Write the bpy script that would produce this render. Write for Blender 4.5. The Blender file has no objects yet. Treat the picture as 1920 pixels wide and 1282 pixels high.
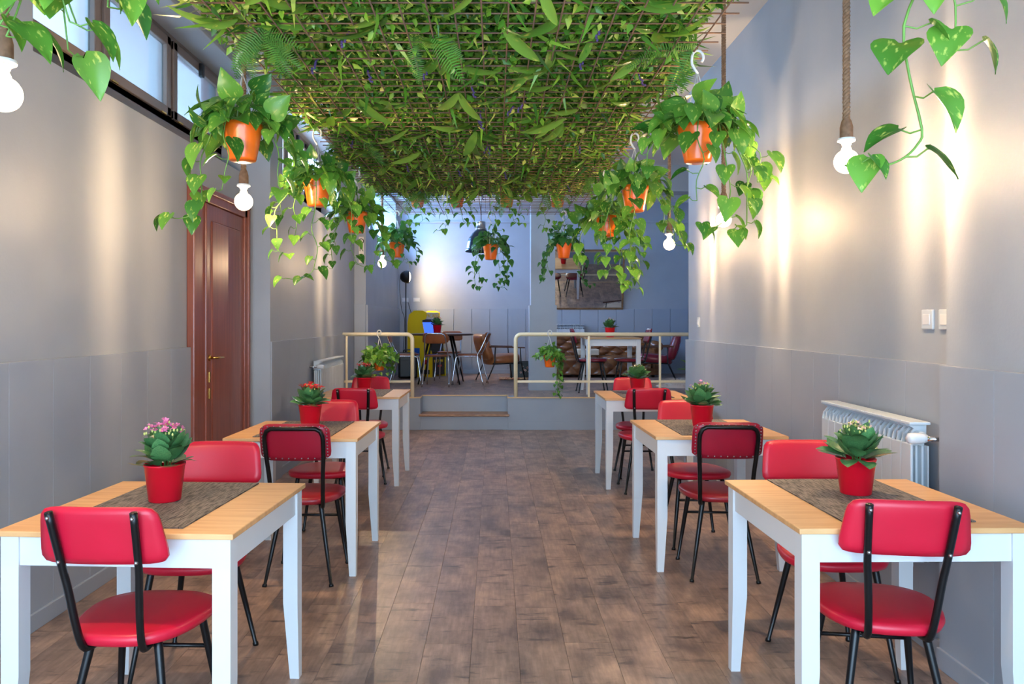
import bpy, bmesh, math, random
import numpy as np
from mathutils import Vector, Matrix, Euler
random.seed(7); np.random.seed(7)
PI = math.pi
S = bpy.context.scene
COL = S.collection

# ------------------------------------------------------------------ camera
F, VX, VY, H = 1460.0, 928.0, 601.0, 1.39
cam_d = bpy.data.cameras.new('camera'); cam = bpy.data.objects.new('camera', cam_d); COL.objects.link(cam)
cam.location = (0, 0, H); cam.rotation_euler = (PI / 2, 0, 0)
cam_d.sensor_width = 36; cam_d.lens = F / 1920 * 36
cam_d.shift_x = (960 - VX) / 1920; cam_d.shift_y = -(641 - VY) / 1920
cam_d.clip_start = 0.05
S.camera = cam
def PX(px, d): return (px - VX) * d / F
def PZ(py, d): return H - (py - VY) * d / F

# ------------------------------------------------------------------ world, daylight, exposure
S.view_settings.view_transform = 'Standard'; S.view_settings.look = 'None'
S.view_settings.gamma = 1; S.view_settings.use_curve_mapping = False
S.view_settings.exposure = 1.5
W = bpy.data.worlds.new('sky'); S.world = W; W.use_nodes = True
bg = W.node_tree.nodes['Background']
bg.inputs[0].default_value = (0.52, 0.75, 1.0, 1); bg.inputs[1].default_value = 4.4
def portal(name, loc, rot, sx, sy):
    l = bpy.data.lights.new(name, 'AREA'); l.shape = 'RECTANGLE'; l.size = sx; l.size_y = sy
    l.cycles.is_portal = True
    o = bpy.data.objects.new(name, l); COL.objects.link(o); o.location = loc; o.rotation_euler = rot
portal('shopfront_daylight_offscreen', (-0.1, -1.0, 1.45), (-PI / 2, 0, 0), 3.9, 2.9)
portal('clerestory_daylight', (-2.44, 5.05, 3.03), (0, PI / 2, 0), 0.85, 3.1)
def daylight(name, loc, tilt, sx, sy, energy, color):
    l = bpy.data.lights.new(name, 'AREA'); l.shape = 'RECTANGLE'; l.size = sx; l.size_y = sy; l.energy = energy; l.color = color
    o = bpy.data.objects.new(name, l); COL.objects.link(o); o.location = loc; o.rotation_euler = (0, -PI / 2 + tilt, 0)
daylight('second_clerestory_daylight', (-2.65, 8.42, 3.25), .35, 1.0, 2.7, 190, (.42, .68, 1.0))
daylight('platform_daylight', (-2.62, 12.55, 3.15), .15, 1.1, 2.9, 235, (.22, .48, 1.0))

# ------------------------------------------------------------------ helpers
def lin(c):
    return tuple((x / 255 / 12.92) if x / 255 <= .04045 else (((x / 255) + .055) / 1.055) ** 2.4 for x in c)
MATS = {}
def M(name, c, rough=.5, metal=0, c2=None, scale=6, stretch=(1, 1, 1), bump=0, coat=0, rnd=0, detail=4, ramp=(.35, .65), spec=.5, trans=0, world=False, bscale=None):
    m = bpy.data.materials.new(name); m.use_nodes = True; MATS[name] = m
    N, L = m.node_tree.nodes, m.node_tree.links
    b = N['Principled BSDF']; col = lin(c) + (1,)
    b.inputs['Base Color'].default_value = col
    b.inputs['Roughness'].default_value = rough; b.inputs['Metallic'].default_value = metal
    b.inputs['Coat Weight'].default_value = coat; b.inputs['Specular IOR Level'].default_value = spec
    src = None
    if c2 or bump:
        if world:
            tc = N.new('ShaderNodeNewGeometry'); vec = tc.outputs['Position']
        else:
            tc = N.new('ShaderNodeTexCoord'); vec = tc.outputs['Object']
        if rnd:
            oi = N.new('ShaderNodeObjectInfo'); ad = N.new('ShaderNodeVectorMath'); ad.operation = 'MULTIPLY_ADD'
            cb = N.new('ShaderNodeCombineXYZ')
            for k in range(3): L.new(oi.outputs['Random'], cb.inputs[k])
            L.new(cb.outputs[0], ad.inputs[0]); ad.inputs[1].default_value = (37, 53, 71); L.new(vec, ad.inputs[2]); vec = ad.outputs[0]
        mp = N.new('ShaderNodeMapping'); mp.inputs['Scale'].default_value = stretch; L.new(vec, mp.inputs[0])
        no = N.new('ShaderNodeTexNoise'); no.inputs['Scale'].default_value = scale; no.inputs['Detail'].default_value = detail
        L.new(mp.outputs[0], no.inputs[0])
        if c2:
            r = N.new('ShaderNodeValToRGB'); r.color_ramp.elements[0].position = ramp[0]; r.color_ramp.elements[1].position = ramp[1]
            r.color_ramp.elements[0].color = col; r.color_ramp.elements[1].color = lin(c2) + (1,)
            L.new(no.outputs[0], r.inputs[0]); src = r.outputs[0]
        if bump:
            bm_ = N.new('ShaderNodeBump'); bm_.inputs['Strength'].default_value = bump; bm_.inputs['Distance'].default_value = .01
            if bscale:
                n2 = N.new('ShaderNodeTexNoise'); n2.inputs['Scale'].default_value = bscale; L.new(mp.outputs[0], n2.inputs[0]); L.new(n2.outputs[0], bm_.inputs['Height'])
            else: L.new(no.outputs[0], bm_.inputs['Height'])
            L.new(bm_.outputs[0], b.inputs['Normal'])
    if rnd:
        oi2 = N.new('ShaderNodeObjectInfo'); mr = N.new('ShaderNodeMapRange'); L.new(oi2.outputs['Random'], mr.inputs[0])
        mr.inputs['To Min'].default_value = 1 - rnd; mr.inputs['To Max'].default_value = 1 + rnd
        hs = N.new('ShaderNodeHueSaturation'); L.new(mr.outputs[0], hs.inputs['Value'])
        if src: L.new(src, hs.inputs['Color'])
        else: hs.inputs['Color'].default_value = col
        src = hs.outputs[0]
    if src: L.new(src, b.inputs['Base Color'])
    if trans:
        t = N.new('ShaderNodeBsdfTranslucent'); mx = N.new('ShaderNodeMixShader'); mx.inputs[0].default_value = trans
        if src: L.new(src, t.inputs[0])
        else: t.inputs[0].default_value = col
        L.new(b.outputs[0], mx.inputs[1]); L.new(t.outputs[0], mx.inputs[2])
        L.new(mx.outputs[0], N['Material Output'].inputs[0])
    return m
def emis(name, c, s):
    m = bpy.data.materials.new(name); m.use_nodes = True; MATS[name] = m
    N, L = m.node_tree.nodes, m.node_tree.links
    e = N.new('ShaderNodeEmission'); e.inputs[0].default_value = lin(c) + (1,); e.inputs[1].default_value = s
    L.new(e.outputs[0], N['Material Output'].inputs[0]); return m

class MB:
    def __init__(s): s.v = []; s.f = []; s.sm = []
    def add(s, vs, fs, smooth=False, mat=None):
        o = len(s.v)
        s.v += [tuple(mat @ Vector(p)) if mat else tuple(p) for p in vs]
        s.f += [tuple(i + o for i in f) for f in fs]; s.sm += [smooth] * len(fs); return s
    def box(s, x0, x1, y0, y1, z0, z1, mat=None):
        v = [(x, y, z) for z in (z0, z1) for y in (y0, y1) for x in (x0, x1)]
        return s.add(v, [(0, 2, 3, 1), (4, 5, 7, 6), (0, 1, 5, 4), (2, 6, 7, 3), (0, 4, 6, 2), (1, 3, 7, 5)], False, mat)
    def bbox(s, x0, x1, y0, y1, z0, z1, r=.005, seg=2, mat=None, smooth=True):
        b = bmesh.new(); bmesh.ops.create_cube(b, size=1)
        for v in b.verts: v.co = Vector(((x0 + x1) / 2 + v.co.x * (x1 - x0), (y0 + y1) / 2 + v.co.y * (y1 - y0), (z0 + z1) / 2 + v.co.z * (z1 - z0)))
        bmesh.ops.bevel(b, geom=b.edges[:] + b.verts[:], offset=r, segments=seg, profile=.5, affect='EDGES')
        b.verts.index_update()
        s.add([v.co.copy() for v in b.verts], [[v.index for v in f.verts] for f in b.faces], False, mat); b.free(); return s
    def tube(s, pts, r, n=8, caps=True, mat=None, flat=1.0):
        pts = [Vector(p) for p in pts]; k = len(pts); rs = r if isinstance(r, (list, tuple)) else [r] * k
        t0 = (pts[1] - pts[0]).normalized()
        up = Vector((0, 0, 1)) if abs(t0.z) < .9 else Vector((1, 0, 0))
        u = t0.cross(up).normalized(); vs = []; fs = []
        for i, p in enumerate(pts):
            t = ((pts[min(i + 1, k - 1)] - p).normalized() + (p - pts[max(i - 1, 0)]).normalized())
            t = t.normalized() if t.length > 1e-6 else t0
            u = (u - t * u.dot(t)).normalized(); w = t.cross(u)
            for j in range(n):
                a = 2 * PI * j / n; vs.append(p + (u * math.cos(a) + w * math.sin(a) * flat) * rs[i])
        for i in range(k - 1):
            for j in range(n): fs.append((i * n + j, i * n + (j + 1) % n, (i + 1) * n + (j + 1) % n, (i + 1) * n + j))
        if caps: fs += [tuple(range(n - 1, -1, -1)), tuple(range((k - 1) * n, k * n))]
        return s.add(vs, fs, True, mat)
    def lathe(s, prof, n=24, mat=None, cx=0, cy=0):
        vs = []; fs = []; k = len(prof)
        for (r, z) in prof:
            for j in range(n): a = 2 * PI * j / n; vs.append((cx + r * math.cos(a), cy + r * math.sin(a), z))
        for i in range(k - 1):
            for j in range(n): fs.append((i * n + j, i * n + (j + 1) % n, (i + 1) * n + (j + 1) % n, (i + 1) * n + j))
        return s.add(vs, fs, True, mat)
    def loft(s, rings, mat=None, cap=True, smooth=True):
        n = len(rings[0]); vs = [p for r in rings for p in r]; fs = []
        for i in range(len(rings) - 1):
            for j in range(n): fs.append((i * n + j, i * n + (j + 1) % n, (i + 1) * n + (j + 1) % n, (i + 1) * n + j))
        if cap: fs += [tuple(range(n - 1, -1, -1)), tuple(range((len(rings) - 1) * n, len(rings) * n))]
        return s.add(vs, fs, smooth, mat)
    def grid(s, fn, nu, nv, mat=None):
        vs = [fn(i / nu, j / nv) for j in range(nv + 1) for i in range(nu + 1)]
        return s.add(vs, [(j * (nu + 1) + i, j * (nu + 1) + i + 1, (j + 1) * (nu + 1) + i + 1, (j + 1) * (nu + 1) + i) for j in range(nv) for i in range(nu)], True, mat)
    def ball(s, c, r, n=10, m=6, sc=(1, 1, 1), mat=None):
        prof = [(max(1e-4, math.sin(PI * i / m)) * r, -math.cos(PI * i / m) * r) for i in range(m + 1)]
        vs = []; fs = []
        for (rr, z) in prof:
            for j in range(n): a = 2 * PI * j / n; vs.append((c[0] + rr * math.cos(a) * sc[0], c[1] + rr * math.sin(a) * sc[1], c[2] + z * sc[2]))
        for i in range(m):
            for j in range(n): fs.append((i * n + j, i * n + (j + 1) % n, (i + 1) * n + (j + 1) % n, (i + 1) * n + j))
        return s.add(vs, fs, True, mat)
    def mesh(s, name, mat):
        me = bpy.data.meshes.new(name); me.from_pydata(s.v, [], s.f); me.update()
        me.polygons.foreach_set('use_smooth', s.sm)
        if mat: me.materials.append(MATS[mat] if isinstance(mat, str) else mat)
        return me
    def build(s, name, mat, parent=None): return link(name, s.mesh(name, mat), parent)
def link(name, me, parent=None, mw=None):
    o = bpy.data.objects.new(name, me); COL.objects.link(o)
    if parent: o.parent = parent
    if mw is not None: o.matrix_local = mw
    return o
def tag(o, label, cat=None, group=None, kind=None):
    o['label'] = label
    if cat: o['category'] = cat
    if group: o['group'] = group
    if kind: o['kind'] = kind
    return o
def thing(name, label, cat, loc=(0, 0, 0), rz=0, group=None):
    o = bpy.data.objects.new(name, None); COL.objects.link(o); o.empty_display_size = .05
    o.location = loc; o.rotation_euler = (0, 0, rz); return tag(o, label, cat, group)
def struct(o, label=None):
    o['kind'] = 'structure'
    if label: o['label'] = label
    return o
def copy_tree(o, parent=None):
    c = o.copy(); COL.objects.link(c); c.parent = parent
    for ch in o.children: copy_tree(ch, c)
    return c
def text_mesh(txt, size, ext, mat, name):
    cu = bpy.data.curves.new(name, 'FONT'); cu.body = txt; cu.size = size; cu.extrude = ext; cu.align_x = 'CENTER'; cu.align_y = 'CENTER'
    ob = bpy.data.objects.new(name, cu); COL.objects.link(ob); bpy.context.view_layer.update()
    me = bpy.data.meshes.new_from_object(ob.evaluated_get(bpy.context.evaluated_depsgraph_get()))
    bpy.data.objects.remove(ob); me.materials.clear(); me.materials.append(MATS[mat]); return me
def arc(c, r, a0, a1, n, fn): return [fn(c[0] + r * math.cos(a0 + (a1 - a0) * i / n), c[1] + r * math.sin(a0 + (a1 - a0) * i / n)) for i in range(n + 1)]
def smooth_path(pts, sub=4):
    P = [Vector(p) for p in pts]; out = []
    for i in range(len(P) - 1):
        p0 = P[max(i - 1, 0)]; p1 = P[i]; p2 = P[i + 1]; p3 = P[min(i + 2, len(P) - 1)]
        for k in range(sub):
            t = k / sub
            out.append(.5 * ((2 * p1) + (p2 - p0) * t + (2 * p0 - 5 * p1 + 4 * p2 - p3) * t * t + (3 * p1 - p0 - 3 * p2 + p3) * t ** 3))
    return out + [P[-1]]

# ------------------------------------------------------------------ materials
WALL = (160, 164, 170)
M('wall_paint', WALL, .55, c2=(153, 157, 164), scale=2.2, bump=.06, bscale=60, world=True)
M('panel_paint', (153, 159, 168), .42, c2=(148, 154, 164), scale=2.5, bump=.04, bscale=50, world=True)
M('ceiling_paint', (205, 203, 203), .7, bump=.05, scale=40)
M('beam_paint', WALL, .6, bump=.05, scale=40)
M('white_paint', (212, 212, 212), .38)
M('bronze', (132, 115, 106), .35, .1)
M('black_plastic', (18, 18, 20), .4)
M('black_metal', (14, 14, 16), .32, .2)
M('worn_metal', (38, 34, 32), .35, .6, c2=(14, 14, 16), scale=8)
M('chrome', (215, 215, 220), .12, 1)
M('steel', (170, 170, 172), .3, 1)
M('brass', (205, 160, 80), .25, 1)
M('door_wood', (142, 74, 52), .32, c2=(124, 62, 42), scale=9, stretch=(3, 3, .25), coat=.15)
M('table_wood', (222, 172, 116), .42, c2=(208, 152, 98), scale=7, stretch=(.6, 6, 1), detail=5, rnd=.03)
M('table_edge', (176, 130, 92), .5)
M('mat_weave', (128, 118, 110), .7, c2=(58, 52, 50), scale=26, stretch=(9, .7, 1), ramp=(.42, .6), bump=.3)
M('red_vinyl', (206, 22, 52), .38, c2=(198, 20, 48), scale=4)
M('red_vinyl_dark', (160, 18, 44), .33, c2=(150, 16, 40), scale=5)
M('seat_dark', (150, 26, 38), .35)
M('wine_vinyl', (122, 28, 44), .26)
M('brown_vinyl', (150, 84, 42), .4, c2=(132, 70, 34), scale=7)
M('brown_leather', (172, 106, 60), .3, c2=(140, 82, 46), scale=6, bump=.15)
M('sofa_leather', (138, 88, 52), .2, c2=(104, 64, 38), scale=5, bump=.1)
M('red_pot', (222, 14, 40), .3)
M('orange_pot', (255, 112, 20), .3, coat=.2)
M('soil', (40, 28, 20), .9)
M('string_white', (225, 225, 222), .5)
M('rope', (158, 122, 92), .8, c2=(128, 96, 70), scale=60, bump=.3)
M('socket_cup', (140, 105, 78), .75, c2=(118, 86, 62), scale=40)
M('cream_metal', (250, 232, 192), .35)
M('radiator_paint', (196, 202, 206), .4)
M('rebar', (112, 88, 74), .6, .2, c2=(150, 104, 74), scale=9, ramp=(.45, .7))
M('backing', (40, 66, 30), .9)
M('walnut', (96, 54, 30), .4, c2=(76, 42, 24), scale=12, stretch=(1, 6, 6))
M('dark_top', (66, 40, 30), .3)
M('mirror_glass', (235, 238, 240), .015, 1)
M('mirror_frame', (126, 90, 56), .45, c2=(104, 72, 44), scale=14)
M('yellow_panel', (236, 196, 24), .35)
M('art_blue', (30, 84, 170), .4)
M('art_red', (190, 40, 30), .4)
M('art_black', (16, 15, 15), .35)
M('art_cream', (226, 214, 200), .5)
M('pendant_enamel', (26, 40, 56), .22, .3, coat=.6)
M('pendant_inner', (236, 214, 160), .4)
M('step_wood', (176, 136, 104), .5, c2=(140, 100, 74), scale=16, stretch=(1, 5, 5))
M('edge_trim', (214, 178, 128), .45)
M('fur', (214, 190, 164), .9)
M('cream_fabric', (206, 190, 168), .8)
M('outdoor_red', (178, 110, 100), .9)
M('outdoor_teal', (70, 98, 104), .9)
M('petal_pink', (226, 96, 158), .5, c2=(240, 150, 190), scale=90)
M('petal_red', (210, 34, 44), .5, c2=(226, 70, 66), scale=90)
M('petal_pale', (236, 168, 160), .5, c2=(240, 208, 178), scale=90)
M('bud', (206, 200, 120), .6, c2=(166, 178, 84), scale=90)
M('kal_leaf', (62, 106, 62), .28, c2=(88, 134, 78), scale=24, rnd=.25, coat=.2)
M('vine', (106, 148, 62), .5)
M('flower_stem', (86, 122, 54), .55)
M('lavender', (84, 66, 120), .8)
M('fern', (84, 140, 50), .55, trans=.25, rnd=.2)
def leafmat(name, dark, light, yellow, ramp):
    m = bpy.data.materials.new(name); m.use_nodes = True; MATS[name] = m
    N, L = m.node_tree.nodes, m.node_tree.links; b = N['Principled BSDF']
    oi = N.new('ShaderNodeObjectInfo'); r = N.new('ShaderNodeValToRGB'); L.new(oi.outputs['Random'], r.inputs[0])
    r.color_ramp.elements[0].color = lin(dark) + (1,); r.color_ramp.elements[1].color = lin(light) + (1,)
    tc = N.new('ShaderNodeTexCoord'); cb = N.new('ShaderNodeCombineXYZ'); ma = N.new('ShaderNodeVectorMath'); ma.operation = 'MULTIPLY_ADD'
    for k in range(3): L.new(oi.outputs['Random'], cb.inputs[k])
    L.new(cb.outputs[0], ma.inputs[0]); ma.inputs[1].default_value = (31, 47, 59); L.new(tc.outputs['Object'], ma.inputs[2])
    mp = N.new('ShaderNodeMapping'); mp.inputs['Scale'].default_value = (5.5, 2.2, 3); L.new(ma.outputs[0], mp.inputs[0])
    no = N.new('ShaderNodeTexNoise'); no.inputs['Scale'].default_value = 1.5; no.inputs['Detail'].default_value = 5; L.new(mp.outputs[0], no.inputs[0])
    r2 = N.new('ShaderNodeValToRGB'); r2.color_ramp.elements[0].position = ramp[0]; r2.color_ramp.elements[1].position = ramp[1]
    L.new(no.outputs[0], r2.inputs[0])
    mx = N.new('ShaderNodeMixRGB'); L.new(r2.outputs[0], mx.inputs[0]); L.new(r.outputs[0], mx.inputs[1]); mx.inputs[2].default_value = lin(yellow) + (1,)
    L.new(mx.outputs[0], b.inputs['Base Color']); b.inputs['Roughness'].default_value = .32
    t = N.new('ShaderNodeBsdfTranslucent'); L.new(mx.outputs[0], t.inputs[0]); ms = N.new('ShaderNodeMixShader'); ms.inputs[0].default_value = .3
    L.new(b.outputs[0], ms.inputs[1]); L.new(t.outputs[0], ms.inputs[2]); L.new(ms.outputs[0], N['Material Output'].inputs[0])
leafmat('pothos', (44, 104, 34), (120, 174, 62), (206, 214, 104), (.58, .72))
leafmat('pothos_deep', (38, 92, 40), (74, 132, 60), (150, 180, 90), (.62, .75))
leafmat('long_leaf', (78, 134, 44), (150, 186, 74), (216, 206, 92), (.6, .72))
def islandmat(name, stops):
    m = bpy.data.materials.new(name); m.use_nodes = True; MATS[name] = m
    N, L = m.node_tree.nodes, m.node_tree.links; b = N['Principled BSDF']
    g = N.new('ShaderNodeNewGeometry'); r = N.new('ShaderNodeValToRGB'); L.new(g.outputs['Random Per Island'], r.inputs[0])
    e = r.color_ramp.elements
    while len(e) < len(stops): e.new(.5)
    for k, (p, c) in enumerate(stops): e[k].position = p; e[k].color = lin(c) + (1,)
    L.new(r.outputs[0], b.inputs['Base Color']); b.inputs['Roughness'].default_value = .36
    t = N.new('ShaderNodeBsdfTranslucent'); L.new(r.outputs[0], t.inputs[0]); ms = N.new('ShaderNodeMixShader'); ms.inputs[0].default_value = .25
    L.new(b.outputs[0], ms.inputs[1]); L.new(t.outputs[0], ms.inputs[2]); L.new(ms.outputs[0], N['Material Output'].inputs[0])
islandmat('foliage', [(0, (38, 88, 26)), (.45, (88, 146, 40)), (.82, (148, 192, 62)), (1, (216, 216, 106))])
def planks_mat(name, a, b_, c_):
    m = bpy.data.materials.new(name); m.use_nodes = True; MATS[name] = m
    N, L = m.node_tree.nodes, m.node_tree.links; b = N['Principled BSDF']
    g = N.new('ShaderNodeNewGeometry'); oi = N.new('ShaderNodeObjectInfo')
    cb = N.new('ShaderNodeCombineXYZ'); ma = N.new('ShaderNodeVectorMath'); ma.operation = 'MULTIPLY_ADD'
    for k in range(3): L.new(oi.outputs['Random'], cb.inputs[k])
    L.new(cb.outputs[0], ma.inputs[0]); ma.inputs[1].default_value = (91, 57, 33); L.new(g.outputs['Position'], ma.inputs[2])
    def noise(scale, st, det=5):
        mp = N.new('ShaderNodeMapping'); mp.inputs['Scale'].default_value = st; L.new(ma.outputs[0], mp.inputs[0])
        n = N.new('ShaderNodeTexNoise'); n.inputs['Scale'].default_value = scale; n.inputs['Detail'].default_value = det; n.inputs['Roughness'].default_value = .6
        L.new(mp.outputs[0], n.inputs[0]); return n.outputs[0]
    r = N.new('ShaderNodeValToRGB'); L.new(noise(3.2, (2.0, 1.3, 1)), r.inputs[0])
    r.color_ramp.elements[0].position = .33; r.color_ramp.elements[0].color = lin(a) + (1,)
    r.color_ramp.elements[1].position = .68; r.color_ramp.elements[1].color = lin(b_) + (1,)
    gr = N.new('ShaderNodeValToRGB'); L.new(noise(9, (7, .7, 1)), gr.inputs[0]); gr.color_ramp.elements[0].position = .3; gr.color_ramp.elements[1].position = .7
    gr.color_ramp.elements[0].color = (.72, .72, .72, 1); gr.color_ramp.elements[1].color = (1.12, 1.12, 1.12, 1)
    mul = N.new('ShaderNodeMixRGB'); mul.blend_type = 'MULTIPLY'; mul.inputs[0].default_value = 1; L.new(r.outputs[0], mul.inputs[1]); L.new(gr.outputs[0], mul.inputs[2])
    dk = N.new('ShaderNodeValToRGB'); L.new(noise(4.5, (1.3, 4.5, 1), 7), dk.inputs[0]); dk.color_ramp.elements[0].position = .57; dk.color_ramp.elements[1].position = .7
    mx = N.new('ShaderNodeMixRGB'); L.new(dk.outputs[0], mx.inputs[0]); L.new(mul.outputs[0], mx.inputs[1]); mx.inputs[2].default_value = lin(c_) + (1,)
    hs = N.new('ShaderNodeHueSaturation'); mr = N.new('ShaderNodeMapRange'); L.new(oi.outputs['Random'], mr.inputs[0]); mr.inputs['To Min'].default_value = .9; mr.inputs['To Max'].default_value = 1.1
    L.new(mr.outputs[0], hs.inputs['Value']); L.new(mx.outputs[0], hs.inputs['Color']); L.new(hs.outputs[0], b.inputs['Base Color'])
    b.inputs['Roughness'].default_value = .36
    bu = N.new('ShaderNodeBump'); bu.inputs['Strength'].default_value = .12; bu.inputs['Distance'].default_value = .004; L.new(gr.outputs[0], bu.inputs['Height']); L.new(bu.outputs[0], b.inputs['Normal'])
planks_mat('plank_vinyl', (118, 97, 88), (184, 150, 128), (84, 70, 67))
M('joint_dark', (84, 70, 62), .8)
m = bpy.data.materials.new('frosted_pane'); m.use_nodes = True; MATS['frosted_pane'] = m
N, L = m.node_tree.nodes, m.node_tree.links
t = N.new('ShaderNodeBsdfTransparent'); t.inputs[0].default_value = (.41, .45, .475, 1)
rf = N.new('ShaderNodeBsdfRefraction'); rf.inputs['Roughness'].default_value = .35; rf.inputs['IOR'].default_value = 1.1; rf.inputs[0].default_value = (.41, .45, .475, 1)
mx = N.new('ShaderNodeMixShader'); mx.inputs[0].default_value = .55; L.new(t.outputs[0], mx.inputs[1]); L.new(rf.outputs[0], mx.inputs[2])
gl = N.new('ShaderNodeBsdfGlossy'); gl.inputs['Roughness'].default_value = .1; m2 = N.new('ShaderNodeMixShader'); m2.inputs[0].default_value = .04
L.new(mx.outputs[0], m2.inputs[1]); L.new(gl.outputs[0], m2.inputs[2]); L.new(m2.outputs[0], N['Material Output'].inputs[0])
m = bpy.data.materials.new('clear_pane'); m.use_nodes = True; MATS['clear_pane'] = m
N, L = m.node_tree.nodes, m.node_tree.links
t = N.new('ShaderNodeBsdfTransparent'); t.inputs[0].default_value = (.9, .93, .95, 1)
gl = N.new('ShaderNodeBsdfGlossy'); gl.inputs['Roughness'].default_value = .05; m2 = N.new('ShaderNodeMixShader'); m2.inputs[0].default_value = .06
L.new(t.outputs[0], m2.inputs[1]); L.new(gl.outputs[0], m2.inputs[2]); L.new(m2.outputs[0], N['Material Output'].inputs[0])
m = bpy.data.materials.new('bulb_glass'); m.use_nodes = True; MATS['bulb_glass'] = m
N, L = m.node_tree.nodes, m.node_tree.links
t = N.new('ShaderNodeBsdfTransparent'); e = N.new('ShaderNodeEmission'); e.inputs[0].default_value = (1, .72, .42, 1); e.inputs[1].default_value = 1.6
ad = N.new('ShaderNodeAddShader'); L.new(t.outputs[0], ad.inputs[0]); L.new(e.outputs[0], ad.inputs[1]); L.new(ad.outputs[0], N['Material Output'].inputs[0])
emis('filament', (255, 226, 180), 30)
emis('lamp_lens', (255, 226, 180), 9)
emis('screen_blue', (40, 70, 210), 1.4)

# ------------------------------------------------------------------ the room shell
XL, XR, XL2, XL3 = -2.10, 1.86, -1.95, -1.79
YD, YB, YP, ZC, ZP = -1.0, 14.4, 9.92, 3.57, .414
XA = 3.6
def wall(name, boxes, mat='wall_paint', label=None):
    b = MB()
    for x in boxes: b.box(*x)
    return struct(b.build(name, mat), label)
WL = wall('wall_left', [(-2.5, XL, YD, 6.62, -.05, 2.617), (-2.5, XL, YD, 3.54, 2.617, 3.445), (-2.5, XL, YD, 6.62, 3.445, ZC),
    (-2.5, -1.91, 6.62, 6.95, -.05, ZC),
    (-2.5, XL2, 6.95, 10.8, -.05, 2.6), (-2.5, XL2, 6.95, 7.15, 2.6, 3.445), (-2.5, XL2, 9.7, 10.8, 2.6, 3.445), (-2.5, XL2, 6.95, 10.8, 3.445, ZC),
    (-2.5, XL3, 10.8, YB, -.05, 2.7), (-2.5, XL3, 10.8, 11.05, 2.7, 3.5), (-2.5, XL3, 14.1, YB, 2.7, 3.5), (-2.5, XL3, 10.8, YB, 3.5, ZC)])
WR = wall('wall_right', [(XR, 2.1, YD, 7.48, -.05, ZC), (1.815, XR + .01, YD, 3.13, -.05, ZC), (2.1, XA + .2, 7.28, 7.48, -.05, ZC)])
WA = wall('wall_alcove', [(XA, XA + .2, 7.48, YB, -.05, ZC)])
WB = wall('wall_back', [(-2.5, XA + .2, YB, YB + .2, -.05, ZC), (XL3, XA, YB - .05, YB + .01, 3.2, ZC)])
WRear = wall('wall_rear', [(-2.5, 2.1, YD - .2, YD, 2.85, ZC), (-2.5, -2.0, YD - .2, YD, -.05, 2.85), (1.76, 2.1, YD - .2, YD, -.05, 2.85), (-2.0, 1.76, YD - .2, YD, -.05, .05)])
CE = wall('ceiling', [(-2.6, XA + .3, YD - .3, YB + .3, ZC, ZC + .15)], 'ceiling_paint')
BE = wall('beam', [(XL3, XA, 10.9, 11.25, 3.2, ZC)], 'beam_paint', 'grey ceiling beam crossing above the platform column')
COLM = wall('column', [(.505, .845, 10.92, 11.24, ZP, 3.2), (.485, .865, 10.9, 11.26, ZP, 1.606), (.478, .872, 10.893, 11.267, ZP, ZP + .09)], 'wall_paint', 'square grey-blue column standing on the platform')
# floor with planks
FL = wall('floor', [(-2.5, XR + .3, YD - .2, YP + .4, -.15, -.006), (XR + .3, XA + .2, 7.3, YP + .4, -.15, -.006)], 'joint_dark')
def planks(parent, x0, x1, y0, y1, z, w=.2, ln=1.22, blocks=()):
    i = 0; x = x0
    while x < x1 - .01:
        xe = min(x + w, x1); y = y0 - random.random() * ln
        while y < y1 - .01:
            a, c = max(y, y0), min(y + ln, y1)
            for (bx0, bx1, by0, by1) in blocks:
                if (x + xe) / 2 > bx0 and (x + xe) / 2 < bx1 and a < by1 and c > by0: a = max(a, by1)
            if c - a > .03:
                g = .0005
                o = MB().bbox(x + g, xe - g, a + g, c - g, z - .006, z, .0006, 1).build('plank', 'plank_vinyl', parent)
            y += ln
        x = xe
planks(FL, XL, XR, YD, YP, 0)
planks(FL, XR, XA, 7.48, YP, 0)
# platform
SX0, SX1, SY = -.95, .165, 10.22
PL = wall('platform', [(-2.4, SX0, YP, YB, 0, ZP - .006), (SX1, XA, YP, YB, 0, ZP - .006), (SX0, SX1, SY, YB, 0, ZP - .006)], 'panel_paint', 'raised platform with grey painted front and wooden floor')
planks(PL, XL2, XA, YP + .012, YB, ZP, blocks=[(SX0, SX1, YP - 1, SY)])
def part_box(name, mat, parent, x0, x1, y0, y1, z0, z1, r=.004):
    return MB().bbox(x0, x1, y0, y1, z0, z1, r, 2).build(name, mat, parent)
for a, c, y in ((-2.1, SX0, YP), (SX0, SX1, SY), (SX1, XA, YP)):
    part_box('edge_strip', 'edge_trim', PL, a, c, y - .012, y + .012, ZP - .012, ZP + .003, .002)
for sx in (SX0, SX1): part_box('edge_strip', 'edge_trim', PL, sx - .008, sx + .008, YP, SY, ZP - .012, ZP + .003, .002)
part_box('skirting', 'panel_paint', PL, -1.92, SX0 - .003, YP - .012, YP, 0, .09, .002)
part_box('skirting', 'panel_paint', PL, SX1 + .003, XA, YP - .012, YP, 0, .09, .002)
part_box('step_riser', 'panel_paint', PL, SX0, SX1, YP - .004, YP + .014, 0, .172, .002)
part_box('step_tread', 'step_wood', PL, SX0 - .02, SX1 + .02, YP - .03, SY, .17, .2, .008)

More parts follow.
